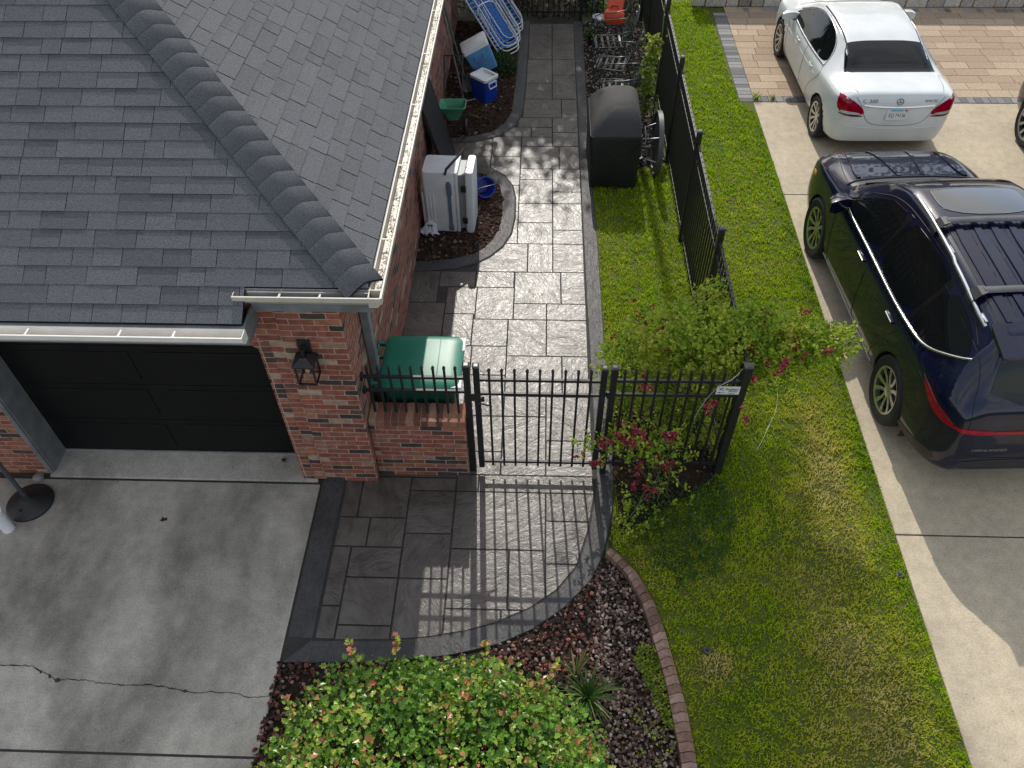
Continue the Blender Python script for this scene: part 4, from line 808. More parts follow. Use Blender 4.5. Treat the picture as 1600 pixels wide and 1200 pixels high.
# ---- navy SUV
SS = .982
NV = thing('parked_car', 'dark navy three row SUV with silver roof rails and sunroof', 'car', (4.61, 5.80, 0), .05); NV.scale = (.98, .962, 1.09)
q = dict(w=[(-1.16, .68), (-1.09, .78), (-.98, .86), (-.75, .935), (-.3, .965), (.4, .965), (1.4, .955), (2.5, .965), (3.1, .955), (3.5, .90), (3.72, .78), (3.82, .62), (3.85, .48)],
         wt=[(-1.16, .60), (-1.0, .62), (-.8, .60), (-.5, .59), (.2, .615), (1.0, .635), (1.6, .645), (2.2, .70), (2.6, .76), (3.4, .72), (3.7, .60), (3.85, .42)],
         zb=[(-1.16, .40), (-1.10, .32), (-.8, .25), (-.3, .22), (.6, .21), (3.0, .21), (3.5, .25), (3.85, .40)],
         zs=[(-1.16, .70), (-1.07, 1.0), (-.9, 1.09), (-.4, 1.10), (.5, 1.05), (1.6, 1.025), (2.5, 1.03), (3.0, 1.0), (3.5, .90), (3.75, .78), (3.85, .62)],
         zt=[(-1.16, .76), (-1.08, 1.08), (-.98, 1.22), (-.85, 1.45), (-.76, 1.57), (-.66, 1.635), (-.45, 1.67), (.2, 1.715), (.9, 1.73), (1.5, 1.70), (1.8, 1.62), (2.2, 1.38), (2.52, 1.155), (2.7, 1.125), (3.2, 1.07), (3.5, .99), (3.72, .86), (3.82, .75), (3.85, .68)])
bo, bv, f_ = car_body('body', q, -1.16, 3.85, P_NAVY, NV, wheels=(-.07, 2.81), R=.405)
for d in 'LR':
    sx = -1 if d == 'L' else 1
    W1 = [(1.60, 1.50), (1.70, 1.47), (2.10, 1.245), (2.32, 1.115), (2.28, 1.07), (1.27, 1.075), (1.27, 1.555)]
    W2 = [(.30, 1.58), (.7, 1.59), (1.21, 1.56), (1.21, 1.075), (.22, 1.10), (.20, 1.57)]
    W3 = [(-.66, 1.38), (-.45, 1.50), (.14, 1.565), (.16, 1.11), (-.25, 1.16), (-.62, 1.33)]
    for nm, w in (('front_window', W1), ('rear_door_window', W2), ('quarter_window', W3)): patch(nm, bv, w, d, M_GLASSD, NV, .004, .08, 1)
    patch('window_pillar', bv, [(1.205, 1.57), (1.275, 1.565), (1.275, 1.07), (1.205, 1.07)], d, P_BLACK, NV, .002, .08, 0); patch('window_pillar', bv, [(.13, 1.56), (.21, 1.57), (.225, 1.09), (.15, 1.10)], d, P_BLACK, NV, .002, .08, 0)
    seam('window_trim', bv, [(2.36, 1.10), (2.28, 1.055), (1.3, 1.055), (.5, 1.07), (.1, 1.095), (-.25, 1.14), (-.60, 1.315), (-.70, 1.385)], d, M_CHROME, NV, .026, .008, 80)
    seam('drip_trim', bv, [(-.6, 1.47), (-.3, 1.565), (.3, 1.62), (1.0, 1.62), (1.6, 1.56), (2.05, 1.33)], d, M_SEAM, NV, .012, .001, 70)
    seam('door_gap', bv, [(1.24, 1.05), (1.23, .7), (1.22, .30)], d, M_SEAM, NV, .008, .0005); seam('door_gap', bv, [(2.36, 1.05), (2.32, .7), (2.24, .30)], d, M_SEAM, NV, .008, .0005); seam('door_gap', bv, [(.12, 1.08), (.2, .95), (.36, .7), (.52, .45), (.54, .30)], d, M_SEAM, NV, .008, .0005)
    seam('door_gap', bv, [(-.42, .99), (-.5, .98), (-.55, .9), (-.5, .82)], d, M_SEAM, NV, .006, .0005)
    seam('rocker_trim', bv, [(.45, .30), (1.4, .285), (2.4, .30)], d, M_STEEL, NV, .018, .003)
    patch('rocker_cladding', bv, [(.42, .23), (2.42, .23), (2.42, .285), (.42, .285)], d, M_BLKP, NV, .003, .1, 0)
    for yy in (.40, 1.42):
        X = proj(bv, (yy, .96), d, 0); bm = B(); box(bm, X.x - .03, X.x + .03, yy - .10, yy + .10, .945, .972, .012); hd_ = ob('door_handle', bm, P_NAVY, NV, 40, False)
        bm = B(); box(bm, X.x + sx * .030 - .004, X.x + sx * .030 + .004, yy - .085, yy + .085, .953, .966, .003); c = ob('handle_trim', bm, M_CHROME, hd_, None, False)
    bm = B(); loft(bm, [[(sx * x, y + a, 1.13 + b) for a, b in ((-.06 * s1, -.07 * s1), (.08 * s1, -.06 * s1), (.13 * s1, .0), (.07 * s1, .085 * s1), (-.06 * s1, .085 * s1))] for x, y, s1 in ((.90, 2.2, .5), (.98, 2.19, .95), (1.10, 2.15, 1.1), (1.18, 2.13, .7))]); mo_ = ob('wing_mirror', bm, P_NAVY, NV, 50, False)
    bm = B(); box(bm, sx * .92 - .07, sx * .92 + .07, 2.15, 2.26, 1.045, 1.075, .012); ob('mirror_base', bm, M_BLKP, NV, None, False)
    patch('tail_light', bv, [(-.52, 1.0), (-.57, 1.025), (-.78, .98), (-1.03, .93), (-1.03, .86), (-.80, .88)], d, M_RED, NV, .008, .04, 1)
    patch('tail_light', bv, [(sx * .44, .86), (sx * .44, .905), (sx * .8, .915), (sx * .83, .87)], 'B', M_RED, NV, .008, .05, 1)
    seam('lamp_trim', bv, [(-.50, 1.03), (-.78, .975), (-1.0, .915)], d, M_SEAM, NV, .014, .006)
    patch('side_marker', bv, [(3.30, .80), (3.33, .845), (3.46, .83), (3.43, .79)], d, M_ORANGE, NV, .006, .05, 1)
    patch('headlight', bv, [(sx * .45, .78), (sx * .48, .83), (sx * .74, .88), (sx * .74, .82)], 'F', M_CLEAR, NV, .005, .05, 1)
    seam('bumper_line', bv, [(-.42, .62), (-.62, .60), (-.9, .66), (-1.02, .72)], d, M_SEAM, NV, .007, .0005)
    patch('bumper_cladding', bv, [(-.42, .27), (-.42, .36), (-.7, .42), (-1.0, .50), (-1.04, .40), (-.7, .30)], d, M_BLKP, NV, .004, .06, 1)
    # roof rail: tube on three feet
    xr = sx * .605; rp_ = [proj(bv, (xr, y), 'T', .035) for y in np.linspace(-.42, 1.42, 24)]
    rp_[0] = proj(bv, (xr, -.48), 'T', .0); rp_[-1] = proj(bv, (xr, 1.5), 'T', .0); bm = B(); tube(bm, rp_, .019, 10)
    for y in (-.40, .5, 1.38): P_ = proj(bv, (xr, y), 'T', 0); box(bm, P_.x - .014, P_.x + .014, y - .06, y + .06, P_.z - .01, P_.z + .035, .006)
    ob('roof_rail', bm, mat('satin_aluminium', (.62, .63, .65), .22, .9, var=.04), NV, 50, False)
for y in (-.14, .86):
    pz = max(proj(bv, (.605, y), 'T', .05).z, 1.66); bm = B(); pts = [(x, y, pz + .048 + .012 * (1 - (x / .6) ** 2)) for x in np.linspace(-.55, .55, 13)]
    loft(bm, [[(x, y + a, z + b) for a, b in ((-.045, 0), (-.03, .012), (.03, .012), (.05, 0), (.03, -.012), (-.03, -.012))] for x, y, z in pts]); cbar = ob('cross_bar', bm, mat('bar_grey', (.06, .062, .066), .45), NV, 50, False)
    for sx in (-1, 1): bm = B(); loft(bm, [[(sx * x, y + a * s1, z) for a in (-.055, .055)] + [(sx * (x + .02), y + a * s1, z - .03) for a in (.055, -.055)] for x, z, s1 in ((.53, pz + .062, .9), (.59, pz + .05, 1.2), (.635, pz + .0, 1.3), (.64, pz - .04, 1.2))]); o = ob('bar_foot', bm, M_BLKP, cbar, None, False)
patch('sunroof', bv, [(-.46, 1.02), (.46, 1.02), (.47, 1.46), (.40, 1.52), (-.40, 1.52), (-.47, 1.46)], 'T', M_GLASSB, NV, .004, .08, 1)
seam('sunroof_trim', bv, [(-.46, 1.01), (.46, 1.01), (.475, 1.48), (.40, 1.53), (-.40, 1.53), (-.475, 1.48)], 'T', mat('seal_tan', (.28, .26, .22), .6), NV, .008, .004, 90, True)
for x in (-.44, -.26, -.09, .09, .26, .44):
    patch('roof_rib', bv, [(x - .045, -.52), (x + .045, -.52), (x + .045, .93), (x - .045, .93)], 'T', P_NAVY, NV, .011, .1, 1, .02)
for x in (-.53, -.35, -.175, 0, .175, .35, .53): seam('roof_groove', bv, [(x, -.5), (x, .95)], 'T', M_SEAM, NV, .010, -.001)
patch('windscreen', bv, [(-.72, 2.48), (-.4, 2.53), (.4, 2.53), (.72, 2.48), (.60, 1.70), (.3, 1.75), (-.3, 1.75), (-.60, 1.70)], 'T', M_GLASSD, NV, .004, .08, 1)
patch('cowl', bv, [(-.78, 2.49), (-.4, 2.545), (.4, 2.545), (.78, 2.49), (.80, 2.60), (.4, 2.67), (-.4, 2.67), (-.80, 2.60)], 'T', M_BLKP, NV, .004, .08, 1)
for x in (-.35, .25): seam('wiper', bv, [(x - .3, 2.50), (x, 2.53), (x + .3, 2.515)], 'T', M_BLKP, NV, .02, .016)
seam('bonnet_edge', bv, [(-.82, 2.60), (-.4, 2.685), (0, 2.70), (.4, 2.685), (.82, 2.60)], 'T', P_NAVY, NV, .03, .004, 60)
for sx in (-1, 1):
    seam('bonnet_gap', bv, [(sx * .80, 2.62), (sx * .76, 3.1), (sx * .62, 3.6)], 'T', M_SEAM, NV, .008, .0005); patch('bonnet_crease', bv, [(sx * .13, 2.74), (sx * .17, 2.74), (sx * .27, 3.55), (sx * .24, 3.6)], 'T', P_NAVY, NV, .012, .08, 0, .02); patch('bonnet_crease', bv, [(sx * .60, 2.72), (sx * .70, 2.70), (sx * .60, 3.4), (sx * .55, 3.42)], 'T', P_NAVY, NV, .014, .08, 1, .02)
patch('rear_window', bv, [(-.60, 1.14), (.60, 1.14), (.56, 1.5), (.50, 1.53), (-.50, 1.53), (-.56, 1.5)], 'B', M_GLASSD, NV, .004, .06, 1)
bm = B(); loft(bm, [[(x, -.52, zt_ + .006), (x, -.88 - e, zt_ - .07), (x, -.88 - e, zt_ - .095), (x, -.60, zt_ - .05)] for x, zt_, e in [(X, f_['zt'](-.52) - .03 * (X / .6) ** 2 - .001, .02 * (1 - (X / .6) ** 2)) for X in np.linspace(-.60, .60, 13)]]); ob('spoiler', bm, P_NAVY, NV, 50, False)
seam('tailgate_gap', bv, [(-.70, 1.62), (-.68, 1.3), (-.72, 1.1), (-.70, .9), (-.74, .78), (-.66, .60), (-.3, .56), (.3, .56), (.66, .60), (.74, .78), (.70, .9), (.72, 1.1), (.68, 1.3), (.70, 1.62)], 'B', M_SEAM, NV, .008, .001, 120)
patch('light_bar', bv, [(-.44, .868), (.44, .868), (.44, .90), (-.44, .90)], 'B', M_RED, NV, .008, .08, 0)
patch('bumper_insert', bv, [(-.66, .44), (.66, .44), (.6, .54), (-.6, .54)], 'B', M_BLKP, NV, .004, .08, 1)
laid_text('badge_lettering', 'HIGHLANDER', .044, M_STEEL, NV, bv, -.42, .68, 1.25)
for y in (-.07, 2.81):
    for sx in (-1, 1): wheel(NV, sx * .845, y, .378, .235, .25, 5, M_RIM, sx)
bm = B(); box(bm, -.75, .75, -.8, 3.4, .25, .6); ob('underbody', bm, M_BLKP, NV, None, False)
for sx in (-1, 1): bm = B(); box(bm, sx * .79 - .09, sx * .79 + .09, -.52, -.505, .16, .40, .004); ob('mud_flap', bm, M_BLKP, NV, None, False)
# ---- third vehicle: only its front corner and wheel show at the right edge
q3 = dict(q); TV = thing('parked_car', 'black car at the right edge showing only its front wheel', 'car', (8.25, 8.35, 0)); TV.scale = (SS, SS, SS)
bo3, bv3, f3 = car_body('body', q, -1.16, 3.85, P_BLACK, TV, 70, wheels=(0, 2.85), R=.405)
patch('side_marker', bv3, [(3.22, .76), (3.25, .84), (3.42, .83), (3.40, .77)], 'L', M_ORANGE, TV, .006, .05, 1)
for d in 'LR':
    for nm, w in (('front_window', W1), ('rear_door_window', W2), ('quarter_window', W3)): patch(nm, bv3, w, d, M_GLASSD, TV, .004, .1, 1)
for y in (0, 2.85):
    for sx in (-1, 1): wheel(TV, sx * .845, y, .378, .235, .27, 5, M_RIMD, sx)

# ================================================================== yard things
def rot2(x, y, a): return x * math.cos(a) - y * math.sin(a), x * math.sin(a) + y * math.cos(a)
def rrect(w, h, r, n=5):
    P = []
    for cx, cy, a0 in ((w - r, h - r, 0), (-w + r, h - r, 90), (-w + r, -h + r, 180), (w - r, -h + r, 270)):
        for k in range(n + 1): a = R_(a0 + 90 * k / n); P.append((cx + r * math.cos(a), cy + r * math.sin(a)))
    return P
def rloft(bm, secs, n=5, M=None, cap=True):
    """secs: (cx, cy, half w, half h, corner radius, z)"""
    r = loft(bm, [[(cx + x, cy + y, z) for x, y in rrect(w, h, rr, n)] for cx, cy, w, h, rr, z in secs], cap)
    vs = [v for q in r for v in q]
    if M is not None: bmesh.ops.transform(bm, matrix=M, verts=vs)
    return vs
LOC = dict(world=False)
# green wheeled bin
M_BIN = mat('green_bin', (.008, .15, .095), .42, var=.12, sc=3, bump=.05, bsc=200); M_BIND = mat('green_bin_body', (.004, .07, .045), .5, var=.15, sc=3)
BN = thing('wheelie_bin', 'dark green wheeled rubbish bin behind the low brick wall', 'bin', (-1.13, 5.38, 0)); BN.scale = (1, 1, 1.05)
bm = B(); rloft(bm, [(.02, 0, .27, .25, .05, .03), (.02, 0, .28, .26, .05, .06), (0, 0, .35, .315, .06, .93), (0, 0, .375, .335, .06, .94), (0, 0, .375, .335, .06, .985)]); ob('bin_body', bm, M_BIND, BN, 40, False)
bm = B(); rloft(bm, [(.015, 0, .395, .35, .09, .985), (.015, 0, .40, .355, .09, 1.0), (.015, 0, .395, .35, .09, 1.018), (.01, 0, .365, .325, .09, 1.035), (.0, 0, .30, .27, .08, 1.045)], 7)
box(bm, .17, .182, -.30, .30, 1.033, 1.046, .004); box(bm, -.36, .395, .33, .352, .955, 1.0, .006); box(bm, -.36, .395, -.352, -.33, .955, 1.0, .006)
lid = ob('bin_lid', bm, M_BIN, BN, 40, False)
bm = B(); tube(bm, [(-.46, -.30, .985), (-.46, .30, .985)], .014, 10)
for y in (-.27, -.09, .09, .27): loft(bm, [[(x, y - .012, z - .02), (x, y + .012, z - .02), (x, y + .012, z + .015), (x, y - .012, z + .015)] for x, z in ((-.36, .97), (-.455, .985))])
ob('bin_handle', bm, M_BIN, BN, 50, False)
for y, s_ in ((-.27, .075), (.24, .09)): bm = B(); box(bm, .32, .422, y - s_, y + s_, 1.0, 1.024, .004); ob('lid_sticker', bm, mat('sticker_white', (.62, .63, .6), .5, var=.1), lid, None, False)
for y in (-.27, .27): bm = B(); lathe(bm, [(.02, -.03), (.12, -.03), (.13, -.02), (.13, .02), (.12, .03), (.02, .03)], 24, rmat((-.33, y, .13), R_(90))); ob('bin_wheel', bm, M_RUB, BN, 40, False)
text('lettering', 'W', .075, mat('faded_white', (.45, .47, .45), .6), BN, rmat((.05, -.305, .74), R_(94)), .001)
bm = B(); box(bm, -.14, .0, -.303, -.299, .683, .691); box(bm, .03, .19, -.303, -.299, .683, .691); bmesh.ops.transform(bm, matrix=rmat((0, .0, 0)), verts=bm.verts[:]); ob('lettering_bar', bm, MATS['faded_white'], BN, None, False)

# big white wheeled cooler standing on its end
M_COOL = mat('cooler_white', (.60, .62, .64), .45, var=.08, sc=4); M_COOLG = mat('cooler_grey', (.20, .215, .23), .5)
WCo = thing('cooler', 'large white wheeled cooler standing on end in the near mulch bed', 'cooler', (-1.23, 9.02, 0), R_(-3)); WCo.scale = (.93, .95, 1)
bm = B(); rloft(bm, [(-.06, 0, .235, .215, .05, .02), (-.055, 0, .245, .22, .05, .06), (-.055, 0, .25, .225, .05, .90), (-.055, 0, .235, .215, .05, .94)]); box(bm, .165, .205, -.235, .235, .03, .94, .012); box(bm, -.335, -.29, -.19, .19, .08, .62, .02)
cb_ = ob('cooler_body', bm, M_COOL, WCo, 40, False)
bm = B()
for x in (-.25, -.205, -.16): box(bm, x - .012, x + .012, -.232, -.222, .10, .62, .004)
ob('side_rib', bm, M_COOL, WCo, 40, False)
bm = B(); box(bm, .20, .30, -.19, .19, .06, .90, .01); ob('liner', bm, M_COOLG, WCo, None, False)
bm = B(); rloft(bm, [(.345, 0, .055, .225, .03, .02), (.345, 0, .06, .23, .03, .05), (.345, 0, .06, .23, .03, .92), (.345, 0, .05, .22, .03, .955)], 5, Matrix.Translation((0, 0, .01)) @ Matrix.Rotation(R_(1.5), 4, 'Y')); ld = ob('cooler_lid', bm, M_COOL, WCo, 40, False)
for z in (.22, .72): bm = B(); box(bm, .25, .32, -.245, -.228, z - .045, z + .045, .005); box(bm, .268, .302, -.25, -.24, z - .02, z + .03, .003); ob('latch', bm, M_BLKP, ld, None, False)
bm = B(); box(bm, .05, .10, -.237, -.222, .06, .82, .004); box(bm, .04, .115, -.245, -.222, .62, .78, .006); box(bm, .045, .11, -.242, -.222, .05, .14, .005); ob('tow_bar', bm, mat('cooler_slate', (.10, .14, .19), .5), WCo, None, False)
bm = B(); tube(bm, [(.04, -.24, .93), (.06, -.22, 1.0), (.16, -.10, 1.06), (.26, .08, 1.10), (.29, .13, 1.13)], .018, 10); ob('tow_handle', bm, M_BLKP, WCo, 60, False)
for y in (-.245, .245):
    bm = B(); lathe(bm, [(.03, -.03), (.085, -.03), (.095, -.02), (.095, .02), (.085, .03)], 28, rmat((-.235, y, .095), R_(90))); wh = ob('cooler_wheel', bm, M_COOL, WCo, 40, False)
    bm = B(); lathe(bm, [(.02, -.034), (.068, -.033), (.068, .033), (.02, .034)], 24, rmat((-.235, y, .095), R_(90))); hb = ob('wheel_disc', bm, mat('disc_dark', (.05, .052, .055), .5), wh, 40, False)
    bm = B()
    for k in range(8): a = k * math.pi / 4; tube(bm, [(-.235, y + math.copysign(.036, y), .095), (-.235 + .066 * math.cos(a), y + math.copysign(.035, y), .095 + .066 * math.sin(a))], .006, 6)
    bm2 = ob('wheel_spokes', bm, M_COOL, wh, None, False)
# crumpled white cloth
def cloth(name, label, cat, loc, sx, sy, h, m, seed):
    bm = B(); n = 22; V = []
    for i in range(n):
        for j in range(n):
            u, v = i / (n - 1) * 2 - 1, j / (n - 1) * 2 - 1; r = 1 + .3 * noise.noise((u * 1.3 + seed, v * 1.3, 3)); z = h * max(0, 1 - (u * u + v * v) * .5) * (.45 + 1.1 * abs(noise.noise((u * 2.6 + seed, v * 2.6, seed)))) + .012
            V.append(bm.verts.new((u * sx * r, v * sy * r, z)))
    for i in range(n - 1):
        for j in range(n - 1):
            a = (i - n / 2) ** 2 + (j - n / 2) ** 2
            if a < (n * .5) ** 2 * (.8 + .35 * noise.noise((i * .3, j * .3, seed))): bm.faces.new((V[i * n + j], V[i * n + j + 1], V[(i + 1) * n + j + 1], V[(i + 1) * n + j]))
    bmesh.ops.delete(bm, geom=[v for v in bm.verts if not v.link_faces], context='VERTS')
    r = bmesh.ops.solidify(bm, geom=bm.faces[:], thickness=.004); o = ob(name, bm, m, smooth=60); o.location = loc; return tag(o, label, cat)
cloth('cloth', 'crumpled white cloth on the mulch beside the cooler wheel', 'cloth', (-1.49, 8.76, 0), .15, .10, .13, mat('cloth_white', (.55, .53, .58), .9, var=.1), 4)
bkt = thing('bucket', 'small bright blue bucket lying on its side behind the white cooler', 'bucket', (-.80, 9.68, 0))
Mb = rmat((0, 0, .15), R_(62), 0, R_(25)); bm = B(); lathe(bm, [(.001, -.12), (.11, -.12), (.115, -.11), (.14, .12), (.148, .125), (.148, .135), (.135, .135), (.132, .12), (.107, -.10), (.001, -.10)], 30, Mb, False); ob('bucket_body', bm, mat('bucket_blue', (.01, .03, .30), .35), bkt, 40, False)
bm = B(); tube(bm, [(Mb @ Vector((.147 * math.cos(a), .147 * math.sin(a) * .55 - .06 * math.sin(a), .13 + .09 * math.sin(a))))[:] for a in np.linspace(0, math.pi, 14)], .004, 6); ob('bucket_handle', bm, M_STEEL, bkt, 60, False)
brd = thing('board', 'black flat board leaning against the brick wall behind the white cooler', 'board', (-1.5, 10.35, 0))
bm = B(); box(bm, -.015, .015, -.42, .42, 0, 1.35, .006, rmat((.20, 0, .01), 0, R_(-14))); ob('board_panel', bm, M_BLKP, brd, None, False)
for y in (-.42, .42): bm = B(); box(bm, -.03, .02, y - .02, y + .02, 0, 1.37, .006, rmat((.20, 0, .01), 0, R_(-14))); ob('board_batten', bm, M_BLACKM, brd, None, False)
hs = B()
for k in range(5): tube(hs, [(( .10 + .027 * k) * math.cos(a), (.10 + .027 * k) * math.sin(a), .018 + .012 * (k % 2)) for a in np.linspace(0, 6.283, 37)[:-1]], .012, 8, True)
o = ob('garden_hose', hs, M_BLKP, smooth=60); o.location = (-1.22, 10.02, 0); tag(o, 'coiled black garden hose on the slabs behind the white cooler', 'hose')
# coolers at the back
def small_cooler(name, label, loc, rz, M0, w, d, h, mb, open_top, wheel_=False):
    t = thing(name, label, 'cooler', loc, rz); bm = B()
    rloft(bm, [(0, 0, w * .44, d * .44, .03, 0), (0, 0, w * .45, d * .45, .03, .02), (0, 0, w * .5, d * .5, .035, h * .93)] + ([(0, 0, w * .46, d * .46, .03, h * .93), (0, 0, w * .40, d * .40, .03, .06)] if open_top else [(0, 0, w * .5, d * .5, .035, h)]), 5, M0); ob('cooler_body', bm, mb, t, 40, False)
    bm = B()
    if open_top: rloft(bm, [(0, 0, w * .515, d * .515, .04, h * .90), (0, 0, w * .52, d * .52, .04, h), (0, 0, w * .42, d * .42, .03, h), (0, 0, w * .41, d * .41, .03, h * .5), (0, 0, w * .38, d * .38, .03, .04)], 5, M0); ob('cooler_liner', bm, M_WHITEP, t, 40, False)
    else: rloft(bm, [(0, 0, w * .52, d * .52, .04, h), (0, 0, w * .525, d * .525, .04, h * 1.03), (0, 0, w * .51, d * .51, .04, h * 1.17), (0, 0, w * .45, d * .44, .04, h * 1.2)], 5, M0); ob('cooler_lid', bm, M_WHITEP, t, 40, False)
    bm = B(); yy = -d * .5 - .012; tube(bm, [(M0 @ Vector(p))[:] for p in ((-.08, yy + .01, h * .82), (-.075, yy - .01, h * .62), (.075, yy - .01, h * .62), (.08, yy + .01, h * .82))], .012, 8); box(bm, -.09, .09, yy - .005, yy + .012, h * .80, h * .86, .004, M0); ob('cooler_handle', bm, M_WHITEP if open_top else mb, t, 50, False)
    if wheel_:
        bm = B(); lathe(bm, [(.05, -.02), (.075, -.02), (.08, 0), (.075, .02), (.05, .02)], 26, M0 @ rmat((-w * .36, -d * .5 - .02, .07), R_(90))); wq = ob('cooler_wheel', bm, M_RUB, t, 40, False)
        bm = B(); lathe(bm, [(.048, -.024), (.055, -.024), (.055, .024), (.048, .024)], 22, M0 @ rmat((-w * .36, -d * .5 - .02, .07), R_(90)), True)
        for k in range(8): a = k * math.pi / 4; tube(bm, [(M0 @ Vector((-w * .36 + .01 * math.cos(a), -d * .5 - .045, .07 + .01 * math.sin(a))))[:], (M0 @ Vector((-w * .36 + .05 * math.cos(a), -d * .5 - .045, .07 + .05 * math.sin(a))))[:]], .005, 6)
        ob('wheel_disc', bm, M_STEEL, wq, None, False)
        bm = B(); box(bm, -w * .5 - .05, -w * .5, -.12, .12, h * .55, h * .95, .02, M0); ob('tow_handle', bm, M_BLKP, t, None, False)
    return t
small_cooler('cooler', 'open royal blue cooler with white rim and liner in the far bed', (-.92, 12.42, 0), R_(48), Matrix.Identity(4), .31, .36, .42, mat('cooler_blue', (.008, .045, .33), .4, var=.15, sc=4), True)
small_cooler('cooler', 'pale blue wheeled cooler with white lid tipped behind the open blue cooler', (-.93, 13.02, .12), R_(12), rmat((0, 0, .12), 0, R_(-24)), .44, .36, .42, mat('cooler_pale_blue', (.10, .27, .50), .4, var=.12, sc=4), False, True)
# seed spreader
SP = thing('seed_spreader', 'pale green lawn spreader hopper on dark wheels by the brick wall', 'spreader', (-1.34, 11.32, 0))
bm = B(); rloft(bm, [(0, 0, .09, .07, .04, .27), (0, 0, .11, .09, .04, .33), (0, 0, .20, .15, .05, .50), (0, 0, .21, .16, .05, .51), (0, 0, .20, .15, .05, .515), (0, 0, .19, .14, .05, .50), (0, 0, .10, .08, .04, .34)], 5); ob('hopper', bm, mat('spreader_green', (.07, .27, .16), .45, var=.15), SP, 40, False)
bm = B(); tube(bm, [(-.17, 0, .13), (.17, 0, .13)], .012); tube(bm, [(-.12, .02, .28), (-.14, .30, .65), (-.14, .55, 1.0)], .012); tube(bm, [(.12, .02, .28), (.14, .30, .65), (.14, .55, 1.0), (-.14, .55, 1.0)], .012); ob('spreader_frame', bm, M_BLACKM, SP, 60, False)
for x in (-.19, .19): bm = B(); lathe(bm, [(.02, -.025), (.11, -.025), (.125, 0), (.11, .025), (.02, .025)], 24, rmat((x, 0, .127), 0, R_(90))); ob('spreader_wheel', bm, M_BLKP, SP, 40, False)
# long handled tools leaning on the wall
for k, (lab, y0, y1, x0, hd) in enumerate((('grey wooden rake handle leaning on the wall beside the spreader', 12.25, 12.75, -1.25, 0), ('green handled shovel leaning on the wall behind the open blue cooler', 12.6, 12.95, -1.2, 1))):
    t = thing('garden_tool', lab, 'tool', (x0, y0, 0)); a, b = Vector((0, 0, .02)), Vector((-1.57 - x0, y1 - y0, 1.35))
    bm = B(); tube(bm, [a[:], a.lerp(b, .5)[:], b[:]], .016, 8); ob('tool_handle', bm, mat('weathered_wood', (.12, .105, .09), .85, sc=20) if not hd else mat('tool_green', (.02, .07, .04), .5), t, 60, False)
    bm = B()
    if hd: loft(bm, [[(w, -.01, z), (w * .4, .02, z), (-w * .4, .02, z), (-w, -.01, z), (-w * .4, .008, z), (w * .4, .008, z)] for w, z in ((.03, 0), (.10, .05), (.11, .22), (.05, .26), (.02, .34))])
    else:
        tube(bm, [(-.18, -.1, .03), (.18, .1, .03)], .01)
        for i in range(10): u = -1 + i * 2 / 9; tube(bm, [(.18 * u, .1 * u, .03), (.18 * u + .03, .1 * u - .05, .0)], .004, 5)
    ob('tool_head', bm, M_STEEL, t, 50, False)
# folded lounge chairs with white tube frames and blue straps
M_TUBE = mat('white_tube', (.62, .64, .66), .3, .2, var=.05); M_STRAP = mat('blue_strap', (.02, .14, .45), .55, var=.4, sc=30)
def lounger(loc, label, foot, head, L, Wd):
    t = thing('folding_lounger', label, 'lounge chair', loc, 0, 'folded lounge chairs stacked by the wall')
    f, h = Vector(foot), Vector(head); u = (h - f).normalized(); v = u.cross(Vector((0, 0, 1))).normalized(); n = u.cross(v).normalized(); n = n if n.y < 0 else -n
    fr = lambda a, b, c: (f + u * a + v * b + n * c)
    def loop(a0, a1, w, c): return [fr((a0 + a1) / 2 + x, y, c)[:] for x, y in rrect((a1 - a0) / 2, w, min(w * .75, .16), 6)]
    bm = B(); tube(bm, loop(0, L, Wd, 0), .0125, 8, True); tube(bm, loop(.05, L * .62, Wd * .92, .07), .0125, 8, True); ob('frame', bm, M_TUBE, t, 60, False)
    bm = B(); tube(bm, loop(.10, L * .95, Wd * .8, .13), .011, 8, True); tube(bm, [fr(L * .3, Wd, 0)[:], fr(L * .34, Wd * .9, .09)[:], fr(L * .52, Wd * .9, .11)[:], fr(L * .58, Wd, 0)[:]], .011, 8); tube(bm, [fr(L * .3, -Wd, 0)[:], fr(L * .34, -Wd * .9, .09)[:], fr(L * .52, -Wd * .9, .11)[:], fr(L * .58, -Wd, 0)[:]], .011, 8); ob('leg_loop', bm, M_TUBE, t, 60, False)
    bm = B(); k = int(L / .075)
    for i in range(2, k - 1):
        a = i * .075; P = [fr(a, -Wd + .005, -.012), fr(a + .04, -Wd + .005, -.012), fr(a + .04, Wd - .005, -.012), fr(a, Wd - .005, -.012)]; q = [p + n * -.004 for p in P]; loft(bm, [[p[:] for p in P], [p[:] for p in q]])
    ob('webbing', bm, M_STRAP, t, None, False); return t
lounger((-.52, 13.95, 0), 'front white tube lounge chair with blue straps in the folded stack', (0, 0, .03), (-.85, .75, 1.05), 1.55, .26)
lounger((-.50, 14.28, 0), 'middle white tube lounge chair in the folded blue strapped stack', (0, 0, .03), (-.88, .70, 1.1), 1.6, .27)
lounger((-.45, 14.75, 0), 'rear white tube lounge chair nearest the far gate in the folded stack', (0, 0, .03), (-.90, .62, 1.1), 1.6, .27)
